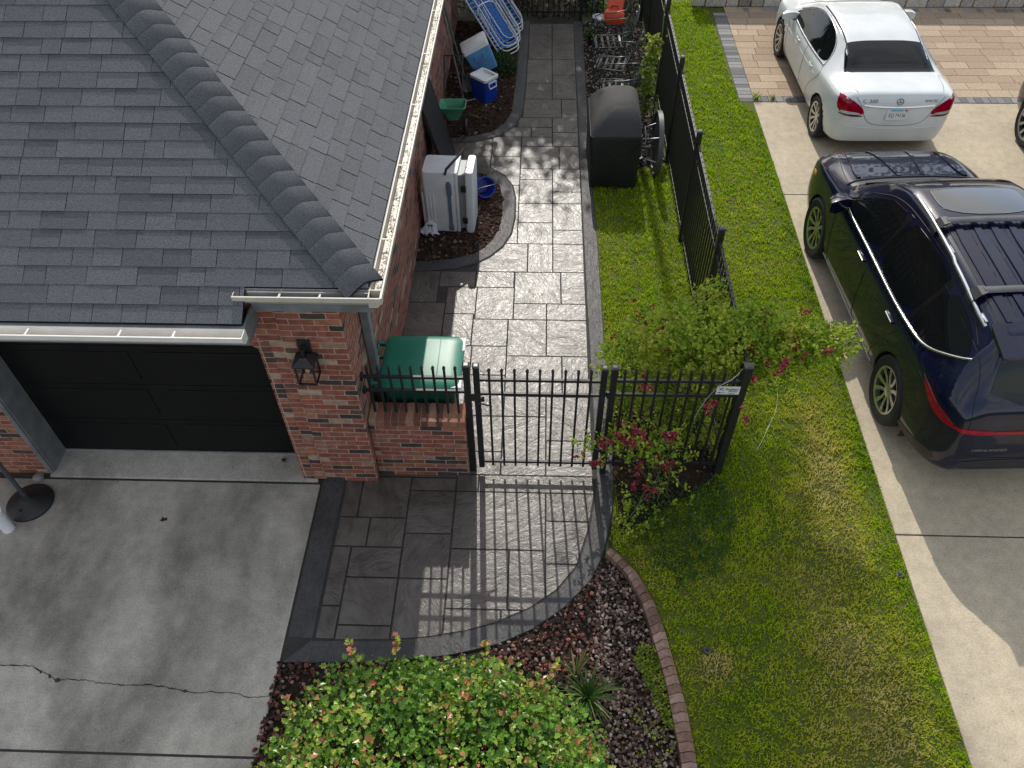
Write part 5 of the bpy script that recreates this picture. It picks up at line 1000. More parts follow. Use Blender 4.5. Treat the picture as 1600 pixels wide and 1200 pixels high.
# covered barbecue
M_COVER = mat('cover_vinyl', (.012, .012, .0125), .55, var=.35, sc=3, bump=.25, bsc=9, spec=.5); M_COVER2 = mat('cover_lit_vinyl', (.055, .053, .05), .8, var=.2, sc=3, bump=.25, bsc=9, spec=.2)
GR = thing('barbecue', 'barbecue under a black vinyl cover with light on its hood painted grey', 'barbecue', (1.06, 10.35, 0))
def gsec(x0, x1, y0, y1, z, r=.06, n=5): return [(( x0 + x1) / 2 + x, (y0 + y1) / 2 + y, z) for x, y in rrect((x1 - x0) / 2, (y1 - y0) / 2, r, n)]
def jit(P, a, s_): return [(x + a * noise.noise((x * 5 + s_, y * 5, z * 2)), y + a * noise.noise((x * 5, y * 5 + s_, z * 2 + 7)), z) for x, y, z in P]
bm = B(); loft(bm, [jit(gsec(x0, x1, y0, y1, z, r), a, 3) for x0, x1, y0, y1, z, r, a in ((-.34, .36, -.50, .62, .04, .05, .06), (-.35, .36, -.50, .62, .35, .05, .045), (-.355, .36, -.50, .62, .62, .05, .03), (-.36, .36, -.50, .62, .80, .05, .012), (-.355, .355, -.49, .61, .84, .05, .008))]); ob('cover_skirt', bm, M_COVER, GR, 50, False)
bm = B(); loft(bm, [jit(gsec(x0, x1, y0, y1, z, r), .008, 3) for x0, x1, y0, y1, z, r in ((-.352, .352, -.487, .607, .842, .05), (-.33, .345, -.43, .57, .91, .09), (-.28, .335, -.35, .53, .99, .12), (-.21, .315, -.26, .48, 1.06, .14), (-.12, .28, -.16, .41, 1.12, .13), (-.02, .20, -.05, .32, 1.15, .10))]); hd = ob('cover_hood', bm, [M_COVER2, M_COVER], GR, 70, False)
for p in hd.data.polygons: p.material_index = int(p.normal.y < -.4)  # lit top painted grey, shaded near end painted black, by face direction
bm = B(); prism(bm, [(-.20, .80), (.33, .80), (.05, .52)], -.512, -.503, 'y'); tube(bm, [(-.22, -.512, .80), (-.17, -.52, .70), (.04, -.525, .52), (.10, -.525, .53), (.30, -.52, .68), (.345, -.512, .78)], .007, 6); ob('cover_flap', bm, M_COVER, GR, 50, False)
bm = B(); box(bm, -.335, -.325, .12, .24, .90, .99, .003, rmat((.02, 0, .0), 0, R_(18))); ob('cover_label', bm, mat('label_white', (.5, .5, .5), .5), GR, None, False)
# round table standing on its rim by the fence
RT = thing('round_table', 'round grey patio table turned on its side against the black fence', 'table', (1.70, 10.35, 0))
bm = B(); lathe(bm, [(.001, -.01), (.42, -.01), (.425, -.035), (.45, -.035), (.452, .03), (.43, .035), (.42, .01), (.001, .01)], 48, rmat((0, 0, .455), 0, R_(90))); ob('tabletop', bm, mat('table_grey', (.07, .08, .08), .5), RT, 40, False)
bm = B()
for a in (45, 135, 225, 315): y, z = .28 * math.cos(R_(a)), .455 + .28 * math.sin(R_(a)); tube(bm, [(-.01, y, z), (-.22, y * .75, .455 + (z - .455) * .75), (-.36, y * 1.15, .455 + (z - .455) * 1.15)], .013, 8)
tube(bm, [(-.20, .24 * math.cos(a), .455 + .24 * math.sin(a)) for a in np.linspace(0, 6.283, 25)[:-1]], .009, 6, True); ob('table_legs', bm, mat('satin_grey', (.16, .165, .17), .35, .6), RT, 60, False)
# cast metal patio chairs
M_CAST = mat('cast_metal', (.075, .088, .084), .35, .5, var=.3, sc=20)
def patio_chair():
    t = thing('patio_chair', 'x', 'chair', (0, 0, 0), 0, 'cast metal patio chairs along the fence')   # faces -x
    bm = B()
    for i in range(5):
        x = -.20 + i * .10; loft(bm, [[(x - .018 + dx, y, z + dz) for dx, dz in ((0, 0), (.036, 0), (.036, -.012), (0, -.012))] for y, z in [(yy, .42 + .035 * (yy / .23) ** 2 - .02) for yy in np.linspace(-.23, .23, 9)]])
    box(bm, -.24, .24, -.245, -.225, .42, .44, .004); box(bm, -.24, .24, .225, .245, .42, .44, .004); box(bm, -.25, -.23, -.245, .245, .415, .44, .004); ob('seat', bm, M_CAST, t, 50, False)
    bm = B(); bk = lambda y, z: (.24 + .22 * (z / .58), y, .42 + z); tube(bm, [bk(.24 * math.cos(a), .30 + .29 * math.sin(a)) for a in np.linspace(0, 6.283, 33)[:-1]], .012, 8, True); tube(bm, [bk(.17 * math.cos(a), .30 + .21 * math.sin(a)) for a in np.linspace(0, 6.283, 27)[:-1]], .007, 6, True); ob('back_frame', bm, M_CAST, t, 60, False)
    bm = B()
    for k in range(-4, 5):
        u = k * .05; c = math.sqrt(max(0, 1 - (u / .24) ** 2))
        tube(bm, [bk(u, .30 - .29 * c), bk(u, .30 + .29 * c)], .0045, 5)
        w = .24 * math.sqrt(max(0, 1 - (u / .29) ** 2)); tube(bm, [bk(-w, .30 + u * 1.2), bk(w, .30 + u * 1.2)], .0045, 5)
    ob('back_lattice', bm, M_CAST, t, 60, False)
    for s_ in (-1, 1):
        bm = B(); tube(bm, [(.30, s_ * .25, .70), (.1, s_ * .28, .67), (-.15, s_ * .28, .66), (-.25, s_ * .27, .62), (-.22, s_ * .25, .52), (-.20, s_ * .24, .43)], .011, 8); ob('armrest', bm, M_CAST, t, 60, False)
        bm = B(); tube(bm, [(-.22, s_ * .23, .43), (-.25, s_ * .24, .2), (-.28, s_ * .25, .0)], .012, 8); ob('leg', bm, M_CAST, t, 60, False)
        bm = B(); tube(bm, [(.22, s_ * .23, .43), (.27, s_ * .24, .2), (.33, s_ * .25, .0)], .012, 8); ob('leg', bm, M_CAST, t, 60, False)
    return t
pc0 = patio_chair()
for i, (x, y, a, lab) in enumerate(((1.16, 13.58, 4, 'dark metal patio chair with an empty slatted seat next to the orange case'), (1.17, 12.80, -14, 'dark metal patio chair turned askew between the slatted one and the grill'), (1.20, 12.02, -4, 'dark metal patio chair half hidden behind the covered barbecue'), (1.18, 14.42, 3, 'dark metal patio chair holding the orange case'))):
    c = pc0 if i == 0 else dup(pc0); c.location = (x, y, 0); c.rotation_euler.z = R_(a); c['label'] = lab
OC = thing('tool_case', 'bright orange plastic case with its lid up on the rear patio chair', 'case', (1.28, 14.30, .455))
M_OR = mat('orange_plastic', (.62, .07, .015), .4, var=.12)
bm = B(); rloft(bm, [(0, 0, .16, .12, .05, 0), (0, 0, .18, .14, .06, .06), (0, 0, .17, .13, .06, .16), (0, 0, .12, .09, .05, .20)], 5); ob('case_body', bm, M_OR, OC, 50, False)
bm = B(); box(bm, -.13, .15, -.02, .02, 0, .34, .015, rmat((0, .10, .16), R_(-32), R_(12), 0)); ob('case_lid', bm, M_OR, OC, None, False)
bm = B(); tube(bm, [(-.06, .05, .20), (-.05, .04, .25), (.05, .02, .25), (.06, .02, .2)], .01); ob('case_handle', bm, M_BLKP, OC, 60, False)
cloth('cloth', 'white and black cloth hanging over the rear patio chair seat', 'cloth', (1.02, 14.42, .44), .12, .14, .05, mat('cloth_grey', (.45, .47, .5), .9, var=.5, sc=9), 9)
# wire racks
RK = thing('wire_rack', 'black wire shelf rack with pink tags behind the barbecue', 'rack', (1.5, 11.75, 0))
bm = B()
for k in range(2):
    Mx = rmat((.0, .05 + k * .16, .46 + .02 * k), R_(18), R_(-8), R_(-8))
    for i in range(14): tube(bm, [(Mx @ Vector((-.30 + i * .045, -.22, 0)))[:], (Mx @ Vector((-.30 + i * .045, .22, 0)))[:]], .0035, 5)
    for j in range(5): tube(bm, [(Mx @ Vector((-.31, -.22 + j * .11, .005)))[:], (Mx @ Vector((.30, -.22 + j * .11, .005)))[:]], .006, 6)
ob('shelf_grid', bm, M_BLACKM, RK, None, False)
bm = B()
for x in (-.28, .28):
    for y in (-.15, .3): tube(bm, [(x, y, 0), (x, y, .50)], .008, 6)
ob('rack_legs', bm, M_BLACKM, RK, None, False)
for k, (x, y) in enumerate(((-.30, -.08), (-.26, -.2))): bm = B(); box(bm, x - .022, x + .022, y - .02, y + .02, .50, .506, .002); ob('rack_tag', bm, mat('pink_tag', (.75, .06, .16), .5), RK, None, False)
# umbrella stand and pipe at the left edge
US = thing('stand_base', 'round black stand base with an upright pole beside the garage door', 'stand', (-5.08, 4.33, 0))
bm = B(); lathe(bm, [(.001, 0), (.225, 0), (.225, .025), (.20, .045), (.10, .07), (.05, .09), (.035, .14), (.03, .14)], 44); ob('base_disc', bm, M_BLKP, US, 35, False)
bm = B(); lathe(bm, [(.022, .1), (.022, 1.9), (.001, 1.9)], 20); ob('pole', bm, mat('pole_grey', (.05, .055, .065), .4), US, 40, False)
for a in (20, 140, 260): bm = B(); lathe(bm, [(.016, 0), (.016, .012), (.006, .014)], 14, Matrix.Translation((.13 * math.cos(R_(a)), .13 * math.sin(R_(a)), .055))); ob('base_bolt', bm, M_BLACKM, US, 40, False)
PV = thing('pipe', 'short white plastic pipe standing upright near the black stand base', 'pipe', (-5.17, 4.03, 0))
bm = B(); lathe(bm, [(.058, 0), (.058, .20), (.066, .205), (.066, .30), (.055, .30), (.052, .02), (.001, .02)], 30, None, False); ob('pipe_body', bm, M_WHITEP, PV, 40, False)
bm = B(); bmesh.ops.create_icosphere(bm, subdivisions=2, radius=.055)
for v in bm.verts: v.co *= 1 + .3 * noise.noise(v.co * 25); v.co.z = max(-.02, v.co.z * .7)
o = ob('stone', bm, mat('stone_grey', (.2, .19, .17), .9), smooth=50); o.location = (-5.12, 4.63, .02); tag(o, 'small grey stone in the corner beside the left brick pier', 'stone')
# sprinkler heads, cable, fallen leaves
for x, y, lab in ((1.54, 2.97, 'round sprinkler head in a bare patch near the brick edging'), (3.42, 3.75, 'round sprinkler head beside the neighbour concrete drive')):
    t = thing('sprinkler_head', lab, 'sprinkler', (x, y, 0), 0, 'lawn sprinkler heads'); bm = B(); lathe(bm, [(.036, -.02), (.036, .014), (.03, .02), (.022, .02), (.02, .012), (.001, .012)], 24, None, False); ob('sprinkler_cap', bm, mat('grey_rubber', (.07, .07, .065), .7), t, 40, False); bm = B(); lathe(bm, [(.014, .01), (.014, .03), (.001, .032)], 14, None, False); ob('sprinkler_nozzle', bm, M_BLKP, t, 40, False)
bm = B(); pts = [(1.86, 4.92, 1.55), (1.75, 4.80, 1.52), (1.62, 4.78, 1.44), (1.54, 4.79, 1.22), (1.50, 4.80, 1.02), (1.50, 4.81, .93)]; tube(bm, chaikin(pts, 3), .0026, 6); o = ob('cable', bm, mat('cable_grey', (.42, .42, .41), .5), smooth=60); tag(o, 'thin white cable hanging down the front of the rose fence panel', 'cable')
bm = B(); pts = [(2.72, 6.15, .05), (2.69, 5.9, .05), (2.62, 5.65, .055), (2.50, 5.45, .05), (2.40, 5.25, .05), (2.34, 5.17, .02)]; tube(bm, chaikin(pts, 3), .0026, 6); o = ob('cable', bm, mat('cable_grey', (.42, .42, .41), .5), smooth=60); tag(o, 'thin white cable lying loose across the lawn', 'cable')
def dead_leaf(loc, rz, lab):
    bm = B(); P = [(0, 0), (.02, .012), (.035, .03), (.05, .012), (.075, .02), (.07, 0), (.075, -.02), (.05, -.012), (.035, -.03), (.02, -.012)]; vs = [bm.verts.new((x, y, .004 + .012 * abs(y) / .03 + .006 * math.sin(x * 60))) for x, y in P]; bm.faces.new(vs); bmesh.ops.solidify(bm, geom=bm.faces[:], thickness=.0015)
    o = ob('fallen_leaf', bm, mat('dead_leaf', (.12, .055, .025), .8)); o.location = loc; o.rotation_euler.z = rz; return tag(o, lab, 'leaf')
dead_leaf((-3.70, 4.15, .003), .4, 'curled brown leaf lying alone on the open driveway'); dead_leaf((-2.60, 4.88, .016), 2.2, 'brown leaf on the apron by the right end of the garage door')

# ================================================================== plants and trees
def frames(D, roll):
    """orthonormal frames: leaf axis D, then side, then normal"""
    D = D / np.linalg.norm(D, axis=1)[:, None]; up = np.tile([0, 0, 1.0], (len(D), 1)); s_ = np.cross(D, up); l = np.linalg.norm(s_, axis=1)[:, None]; s_ = np.where(l > 1e-3, s_ / np.maximum(l, 1e-6), [1, 0, 0]); n = np.cross(s_, D)
    c, q = np.cos(roll)[:, None], np.sin(roll)[:, None]; return D, s_ * c + n * q, n * c - s_ * q
OVAL = (np.array([(0, 0, 0), (.30, .28, 1), (.65, .30, 1), (1, 0, 0), (.65, -.30, 1), (.30, -.28, 1)]), [(0, 1, 2), (0, 2, 3), (0, 3, 4), (0, 4, 5)])
LOBED = (np.array([(0, 0, 0), (.20, .20, .6), (.34, .46, 1.2), (.50, .26, .6), (.70, .40, 1), (.78, .16, .4), (1.08, 0, -.3), (.78, -.16, .4), (.70, -.40, 1), (.50, -.26, .6), (.34, -.46, 1.2), (.20, -.20, .6)]), [(0, 1, 2), (0, 2, 3), (0, 3, 5), (3, 4, 5), (0, 5, 6), (0, 6, 7), (0, 7, 9), (7, 8, 9), (0, 9, 10), (0, 10, 11)])
LONG = (np.array([(0, 0, 0), (.35, .12, 1), (.75, .09, 1), (1, 0, 0), (.75, -.09, 1), (.35, -.12, 1)]), [(0, 1, 2), (0, 2, 3), (0, 3, 4), (0, 4, 5)])
def leaves(name, P, D, size, tint, m, parent=None, shape=OVAL, fold=.25, droop=.25, roll=.7):
    n = len(P); size = np.broadcast_to(size, (n,)); a, s_, nn = frames(D, RNG.normal(0, roll, n)); sh, fc = shape; k = len(sh)
    V = P[:, None] + size[:, None, None] * (sh[None, :, 0, None] * a[:, None] + sh[None, :, 1, None] * s_[:, None] + (fold * np.abs(sh[None, :, 1, None]) * np.sign(sh[None, :, 2, None] + .01) - droop * sh[None, :, 0, None] ** 2 * .5) * nn[:, None])
    F = (np.arange(n)[:, None, None] * k + np.array(fc)[None]).reshape(-1, 3)
    return npmesh(name, V.reshape(-1, 3), F, m, parent, np.repeat(tint, len(fc)))
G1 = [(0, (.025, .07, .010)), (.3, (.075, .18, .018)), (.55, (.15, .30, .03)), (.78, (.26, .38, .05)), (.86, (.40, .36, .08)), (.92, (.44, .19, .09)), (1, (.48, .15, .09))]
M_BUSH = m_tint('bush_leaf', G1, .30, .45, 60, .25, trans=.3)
M_ROSE = m_tint('rose_leaf', [(0, (.06, .13, .010)), (.35, (.22, .34, .025)), (.7, (.42, .52, .05)), (.9, (.56, .58, .10)), (1, (.50, .36, .11))], .5, .35, 60, .25, trans=.5)
M_TREE = m_tint('tree_leaf', [(0, (.012, .03, .006)), (.5, (.035, .075, .012)), (1, (.07, .12, .02))], .55, .3, 20, .3, trans=.25)
M_DARKG = m_tint('ground_leaf', [(0, (.012, .04, .010)), (.5, (.03, .085, .015)), (1, (.07, .14, .025))], .6, .3, 60, .3, trans=.25)
M_SEDUM = m_tint('sedum_leaf', [(0, (.10, .16, .015)), (.5, (.20, .27, .025)), (1, (.34, .38, .06))], .5, .3, 60, .25, trans=.3)
M_LIRI = m_tint('strap_leaf', [(0, (.02, .06, .012)), (.6, (.06, .14, .025)), (.85, (.16, .20, .06)), (1, (.36, .34, .18))], .5, .35, 40, .25, trans=.25)
M_PETAL = m_tint('rose_petal', [(0, (.11, .006, .016)), (.4, (.27, .016, .045)), (.75, (.42, .06, .10)), (1, (.58, .26, .24))], .55, .3, 30, .25, trans=.2)
M_STEM = mat('bark_stem', (.09, .075, .05), .85, sc=30); M_BARK = mat('bark', (.06, .048, .036), .9, sc=8, bump=.6, bsc=30)
def rdirs(n): v = RNG.normal(0, 1, (n, 3)); return v / np.linalg.norm(v, axis=1)[:, None]

# --- clipped bush in the foreground
FBC = np.array([-.68, 1.52, 0]); FBR = np.array([1.30, 1.12, 1.10])
BU = thing('bush', 'broad clipped green bush with reddish new leaves beside the driveway', 'bush', tuple(FBC))
def bush_shell(n, d0, d1):
    th = RNG.uniform(0, 2 * math.pi, n); cz = RNG.uniform(-.12, 1, n); e = 2.6
    u = np.c_[np.cos(th) * np.sqrt(1 - np.clip(cz, -1, 1) ** 2), np.sin(th) * np.sqrt(1 - np.clip(cz, -1, 1) ** 2), cz]
    r = (np.abs(u) ** e).sum(1) ** (-1 / e); lump = np.array([noise.noise((a * 3.1, b * 3.1, c * 3.1)) * .075 + noise.noise((a * 8, b * 8, c * 8)) * .05 for a, b, c in u])
    f = RNG.uniform(d0, d1, n) + lump; return u, FBC + u * (r * f)[:, None] * FBR * [1, 1, 1], lump
u, P, lump = bush_shell(16000, .80, 1.05); k = (P[:, 1] > .95) & (P[:, 2] > .05); u, P, lump = u[k], P[k], lump[k]
D = u * .25 + rdirs(len(P)) * .8 + [0, 0, .1]; cl = np.array([noise.noise(p * 4.5) for p in P]); tip = RNG.random(len(P)) < np.clip(.01 + .48 * cl, 0.015, .32)
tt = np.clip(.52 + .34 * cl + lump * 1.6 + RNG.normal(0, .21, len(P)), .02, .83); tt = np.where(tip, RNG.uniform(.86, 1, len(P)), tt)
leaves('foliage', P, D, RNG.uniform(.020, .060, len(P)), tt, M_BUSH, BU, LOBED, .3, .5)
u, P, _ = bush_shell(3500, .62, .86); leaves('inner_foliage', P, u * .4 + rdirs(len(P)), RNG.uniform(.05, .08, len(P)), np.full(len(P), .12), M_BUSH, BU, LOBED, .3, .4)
bm = B()
for i in range(40):
    a = random.uniform(0, 6.28); e = Vector((FBC[0] + math.cos(a) * FBR[0] * .8 * random.random(), FBC[1] + math.sin(a) * FBR[1] * .8 * random.random(), .85)); o_ = Vector((FBC[0] + random.uniform(-.2, .2), FBC[1] + random.uniform(-.15, .15), 0)); tube(bm, [o_[:], o_.lerp(e, .5)[:], e[:]], .012, 5, False, .004)
ob('branches', bm, M_STEM, BU)
shoots = [((-1.32, 2.42, .75), (-1.35, 2.50, 1.12)), ((-1.02, 2.46, .85), (-1.02, 2.55, 1.08)), ((-.35, 2.45, .9), (-.33, 2.52, 1.12)), ((.15, 2.35, .85), (.2, 2.42, 1.05)), ((-1.7, 2.0, .75), (-1.78, 2.1, .98)), ((-.55, 1.9, .98), (-.54, 2.0, 1.2))]
bm = B(); PP = []; DD = []
for a, b in shoots:
    a, b = Vector(a), Vector(b); tube(bm, [a[:], b[:]], .005, 5, False, .002)
    for i in range(16): t = random.uniform(.15, 1); p = a.lerp(b, t); PP.append(p[:]); DD.append((random.uniform(-1, 1), random.uniform(-1, 1), .5))
ob('shoot', bm, M_STEM, BU); leaves('shoot_leaves', np.array(PP), np.array(DD), RNG.uniform(.03, .055, len(PP)), RNG.choice([.7, .8, .84, .95], len(PP)), M_BUSH, BU, LOBED)

# --- roses
def flower_mesh(seed, R, pale=0):
    rng = np.random.default_rng(seed); n = 26; v = rng.normal(0, 1, (n, 3)); v /= np.linalg.norm(v, axis=1)[:, None]; v[:, 2] = np.abs(v[:, 2]) * .9
    P = v * R * rng.uniform(.25, .8, n)[:, None]; o = leaves('flower', P, v + [0, 0, .2], R * rng.uniform(.5, .8, n), np.clip(rng.normal(.55 + pale, .24, n), 0, 1), M_PETAL, None, (np.array([(0, 0, 0), (.4, .42, 1), (.8, .40, 1), (1, 0, 0), (.8, -.40, 1), (.4, -.42, 1)]), OVAL[1]), .5, -.6); me = o.data; bpy.data.objects.remove(o); return me
FM = [flower_mesh(1, .032), flower_mesh(2, .026), flower_mesh(3, .036, .1), flower_mesh(4, .022, .3)]
def rose(label, base, blobs, nleaf, flowers, lsize, seed):
    """blobs: (x, y, z, rx, ry, rz, weight) - leafy clouds at the ends of arching canes"""
    t = thing('rose_bush', label, 'bush', base); w = np.array([b[6] for b in blobs], float); w /= w.sum(); P = []; Q = []
    for b, k in zip(blobs, (w * nleaf).astype(int)):
        # sprigs: leaves gathered along short twigs, so gaps stay open between them
        ns = max(3, k // 9); c = RNG.normal(0, 1, (ns, 3)); c /= np.maximum(1, np.linalg.norm(c, axis=1)[:, None] / 1.25); c = np.array(b[:3]) + c * np.array(b[3:6]) * .8
        d = rdirs(ns) + [0, 0, .35] + (c - np.array(b[:3])) / np.array(b[3:6]) * .8; d /= np.linalg.norm(d, axis=1)[:, None]; tl = RNG.uniform(.06, .18, ns)
        for j in range(9):
            f = RNG.uniform(0, 1, ns); P.append(c + d * (f * tl)[:, None] + RNG.normal(0, .012, (ns, 3))); Q.append(d * .5 + rdirs(ns) * .9 + [0, 0, .1])
    P = np.vstack(P); Q = np.vstack(Q); k = P[:, 2] > .02; P, Q = P[k], Q[k]; cl = np.array([noise.noise(p * 3.2) for p in P])
    leaves('foliage', P, Q, RNG.uniform(.6, 1.25, len(P)) * lsize, np.clip(.5 + .45 * cl + RNG.normal(0, .18, len(P)), 0, 1), M_ROSE, t, OVAL, .25, .35)
    bm = B()
    for b in blobs:
        for q in range(3 if b[6] > .5 else 2):
            a = Vector(base) + Vector((random.uniform(-.15, .15), random.uniform(-.1, .1), 0)); e = Vector(b[:3]) + Vector((random.uniform(-1, 1) * b[3] * .7, random.uniform(-1, 1) * b[4] * .7, b[5] * random.uniform(.2, .7))); m_ = a.lerp(e, .55) + Vector((0, 0, .22)); tube(bm, chaikin([a[:], m_[:], e[:]], 2), .007, 5, False, .0025)
    ob('canes', bm, mat('rose_cane', (.06, .085, .03), .7), t)
    for (x, y, z, k) in flowers:
        for j in range(k):
            o = bpy.data.objects.new('flower', FM[(j + int(abs(x * 100))) % 4]); COL.objects.link(o); o.parent = t; o.location = Vector((x + random.gauss(0, .028), y + random.gauss(0, .028), z + random.gauss(0, .022))) - Vector(base); o.rotation_euler = (random.uniform(-.5, .5), random.uniform(-.5, .5), random.uniform(0, 6)); s_ = random.uniform(.8, 1.25); o.scale = (s_,) * 3
    return t
FL_A = [(0.997, 5.861, 1.3, 2), (1.085, 5.771, 1.3, 3), (1.006, 5.724, 1.3, 2), (1.174, 5.93, 1.3, 2), (1.307, 5.794, 1.3, 2), (1.403, 5.805, 1.3, 3), (1.228, 5.621, 1.3, 3), (1.192, 5.567, 1.3, 2), (1.557, 5.781, 1.3, 3), (1.614, 5.737, 1.3, 3), (1.773, 5.758, 1.3, 3), (1.327, 5.553, 1.3, 2), (0.939, 5.953, 1.3, 1), (1.978, 5.289, 1.45, 4), (2.014, 5.224, 1.45, 3), (2.203, 5.727, 1.45, 3), (2.231, 5.612, 1.45, 4), (2.19, 5.549, 1.45, 2), (2.297, 5.639, 1.45, 2), (2.053, 5.634, 1.45, 2), (2.546, 5.761, 1.45, 3), (2.573, 5.54, 1.45, 2), (2.598, 5.489, 1.45, 2), (2.409, 5.382, 1.45, 3), (2.343, 5.256, 1.45, 3), (2.379, 5.232, 1.45, 2), (2.669, 5.43, 1.45, 1), (2.45, 5.152, 1.45, 2), (2.664, 5.197, 1.45, 2), (2.264, 5.091, 1.45, 2), (2.205, 4.932, 1.45, 3), (2.136, 5.024, 1.45, 1), (1.926, 4.902, 1.45, 3), (1.661, 5.473, 1.3, 2), (1.244, 5.336, 1.3, 1), (0.758, 4.996, 1.3, 3), (1.036, 5.003, 1.3, 3), (1.001, 4.86, 1.3, 3), (0.723, 5.47, 1.3, 1)]
FL_B = [(0.638, 4.55, 0.909, 4), (0.608, 4.55, 0.83, 3), (0.725, 4.55, 0.931, 2), (0.826, 4.55, 0.915, 4), (0.869, 4.55, 0.896, 3), (0.933, 4.55, 1.013, 4), (0.937, 4.55, 1.089, 2), (1.212, 4.55, 0.974, 6), (1.247, 4.55, 0.927, 3), (1.123, 4.55, 0.646, 5), (1.176, 4.55, 0.607, 4), (1.269, 4.55, 0.548, 5), (1.254, 4.55, 0.474, 3), (0.975, 4.55, 0.621, 3), (0.556, 4.55, 0.524, 3), (0.447, 4.55, 0.624, 2), (0.646, 4.55, 0.558, 3), (1.027, 4.55, 0.414, 3), (0.837, 4.55, 1.104, 1), (1.046, 4.55, 0.892, 2), (1.551, 4.55, 1.464, 4), (1.484, 4.55, 1.367, 1), (1.793, 4.55, 1.358, 1), (1.866, 4.55, 1.271, 1), (0.888, 4.2, 0.65, 2), (1.08, 4.2, 0.657, 1), (0.982, 4.2, 0.756, 1), (1.052, 4.2, 0.498, 1)]
rose('sprawling rose bush with crimson blooms arching over the fence end post', (1.55, 5.45, 0), [(1.0, 5.55, .85, .30, .30, .40, .7), (1.30, 5.65, 1.15, .36, .28, .32, 1.1), (1.62, 5.40, 1.35, .36, .30, .25, 1.1), (1.95, 5.45, 1.38, .34, .28, .24, 1.0), (2.28, 5.42, 1.36, .32, .24, .22, .9), (2.60, 5.40, 1.36, .28, .20, .16, .6), (2.85, 5.42, 1.38, .16, .14, .10, .22), (1.15, 5.3, .45, .38, .3, .4, .5), (1.6, 5.2, .7, .32, .25, .5, .6), (.95, 5.9, .45, .2, .3, .3, .3), (1.75, 6.0, 1.25, .2, .2, .25, .45), (2.05, 5.15, 1.2, .25, .2, .2, .35)], 19500, FL_A, .040, 3)
rose('lower rose bush in front of the fence with deep crimson clusters', (1.25, 4.6, 0), [(.95, 4.62, .80, .26, .14, .10, .8), (.62, 4.55, .80, .22, .10, .06, .35), (1.22, 4.58, .76, .2, .14, .14, .6), (1.36, 4.62, .45, .16, .14, .3, .2), (1.05, 4.25, .35, .14, .16, .28, .3), (.93, 4.05, .30, .08, .2, .25, .25), (1.35, 4.45, .15, .3, .2, .12, .12)], 1250, FL_B, .037, 5)
# low clover in the shade under the roses
def cover(name, label, P, n, h, size, m, tb=.4, cat='ground cover'):
    P_ = np.array(P); lo, hi = P_.min(0), P_.max(0); X = RNG.uniform(lo[0], hi[0], n * 3); Y = RNG.uniform(lo[1], hi[1], n * 3); k = inside(X, Y, P); X, Y = X[k][:n], Y[k][:n]; q = vn(X, Y, 5, 4); kk = q > -.25; X, Y, q = X[kk], Y[kk], q[kk]
    C = np.c_[X, Y, RNG.uniform(.01, h, len(X)) * (1 + q)]; return tag(leaves(name, C, rdirs(len(C)) + [0, 0, .35], RNG.uniform(.6, 1.3, len(C)) * size, np.clip(tb + q * .4 + RNG.normal(0, .15, len(C)), 0, 1), m), label, cat, kind='stuff')
cover('clover', 'dark clover spreading in the shade below the front roses', [(1.0, 4.6), (1.9, 4.85), (2.0, 4.3), (1.75, 3.7), (1.3, 3.55), (1.02, 3.8), (.9, 4.1)], 3000, .05, .026, M_DARKG, .55)
cover('weeds', 'low weeds among litter at the walk edge under the roses', [(.84, 5.0), (.84, 6.3), (1.2, 6.4), (1.75, 5.9), (1.88, 5.0)], 1500, .12, .03, M_ROSE, .45)
# sedum patches and strappy plant
SD = thing('sedum_clump', 'yellow green creeping sedum clump spilling against the brick edging', 'plant', (1.05, 2.6, 0))
C = []
for cx, cy, r, n in ((1.0, 2.86, .10, 420), (1.07, 2.72, .12, 520), (1.12, 2.52, .10, 420), (1.15, 2.36, .06, 170)):
    a = RNG.uniform(0, 6.28, n); q = np.sqrt(RNG.random(n)) * r; C.append(np.c_[cx + q * np.cos(a), cy + q * np.sin(a) * 1.3, RNG.uniform(.02, .075, n)])
C = np.vstack(C); leaves('foliage', C, rdirs(len(C)) + [0, 0, .6], RNG.uniform(.016, .032, len(C)), np.clip(.5 + .5 * np.array([noise.noise(p * 12) for p in C]) + RNG.normal(0, .15, len(C)), 0, 1), M_SEDUM, SD)
bm = B()
for i in range(30): p = C[random.randrange(len(C))]; tube(bm, [(p[0], p[1], 0), (p[0] + .01, p[1], .05)], .002, 4)
ob('stems', bm, M_STEM, SD)
SE = thing('sedum_clump', 'sparse sedum sprigs among the pale stones near the frame bottom', 'plant', (.95, 2.1, 0)); C = np.c_[RNG.normal(.95, .10, 300), RNG.normal(2.12, .16, 300), RNG.uniform(.02, .06, 300)]; C = C[[noise.noise(p * 9) > 0 for p in C]]
leaves('foliage', C, rdirs(len(C)) + [0, 0, .5], RNG.uniform(.02, .035, len(C)), RNG.uniform(.2, .9, len(C)), M_SEDUM, SD)
bm = B()
for i in range(14): p = C[random.randrange(len(C))]; tube(bm, [(p[0], p[1], 0), (p[0] + .01, p[1], .04)], .002, 4)
ob('stems', bm, M_STEM, SE)
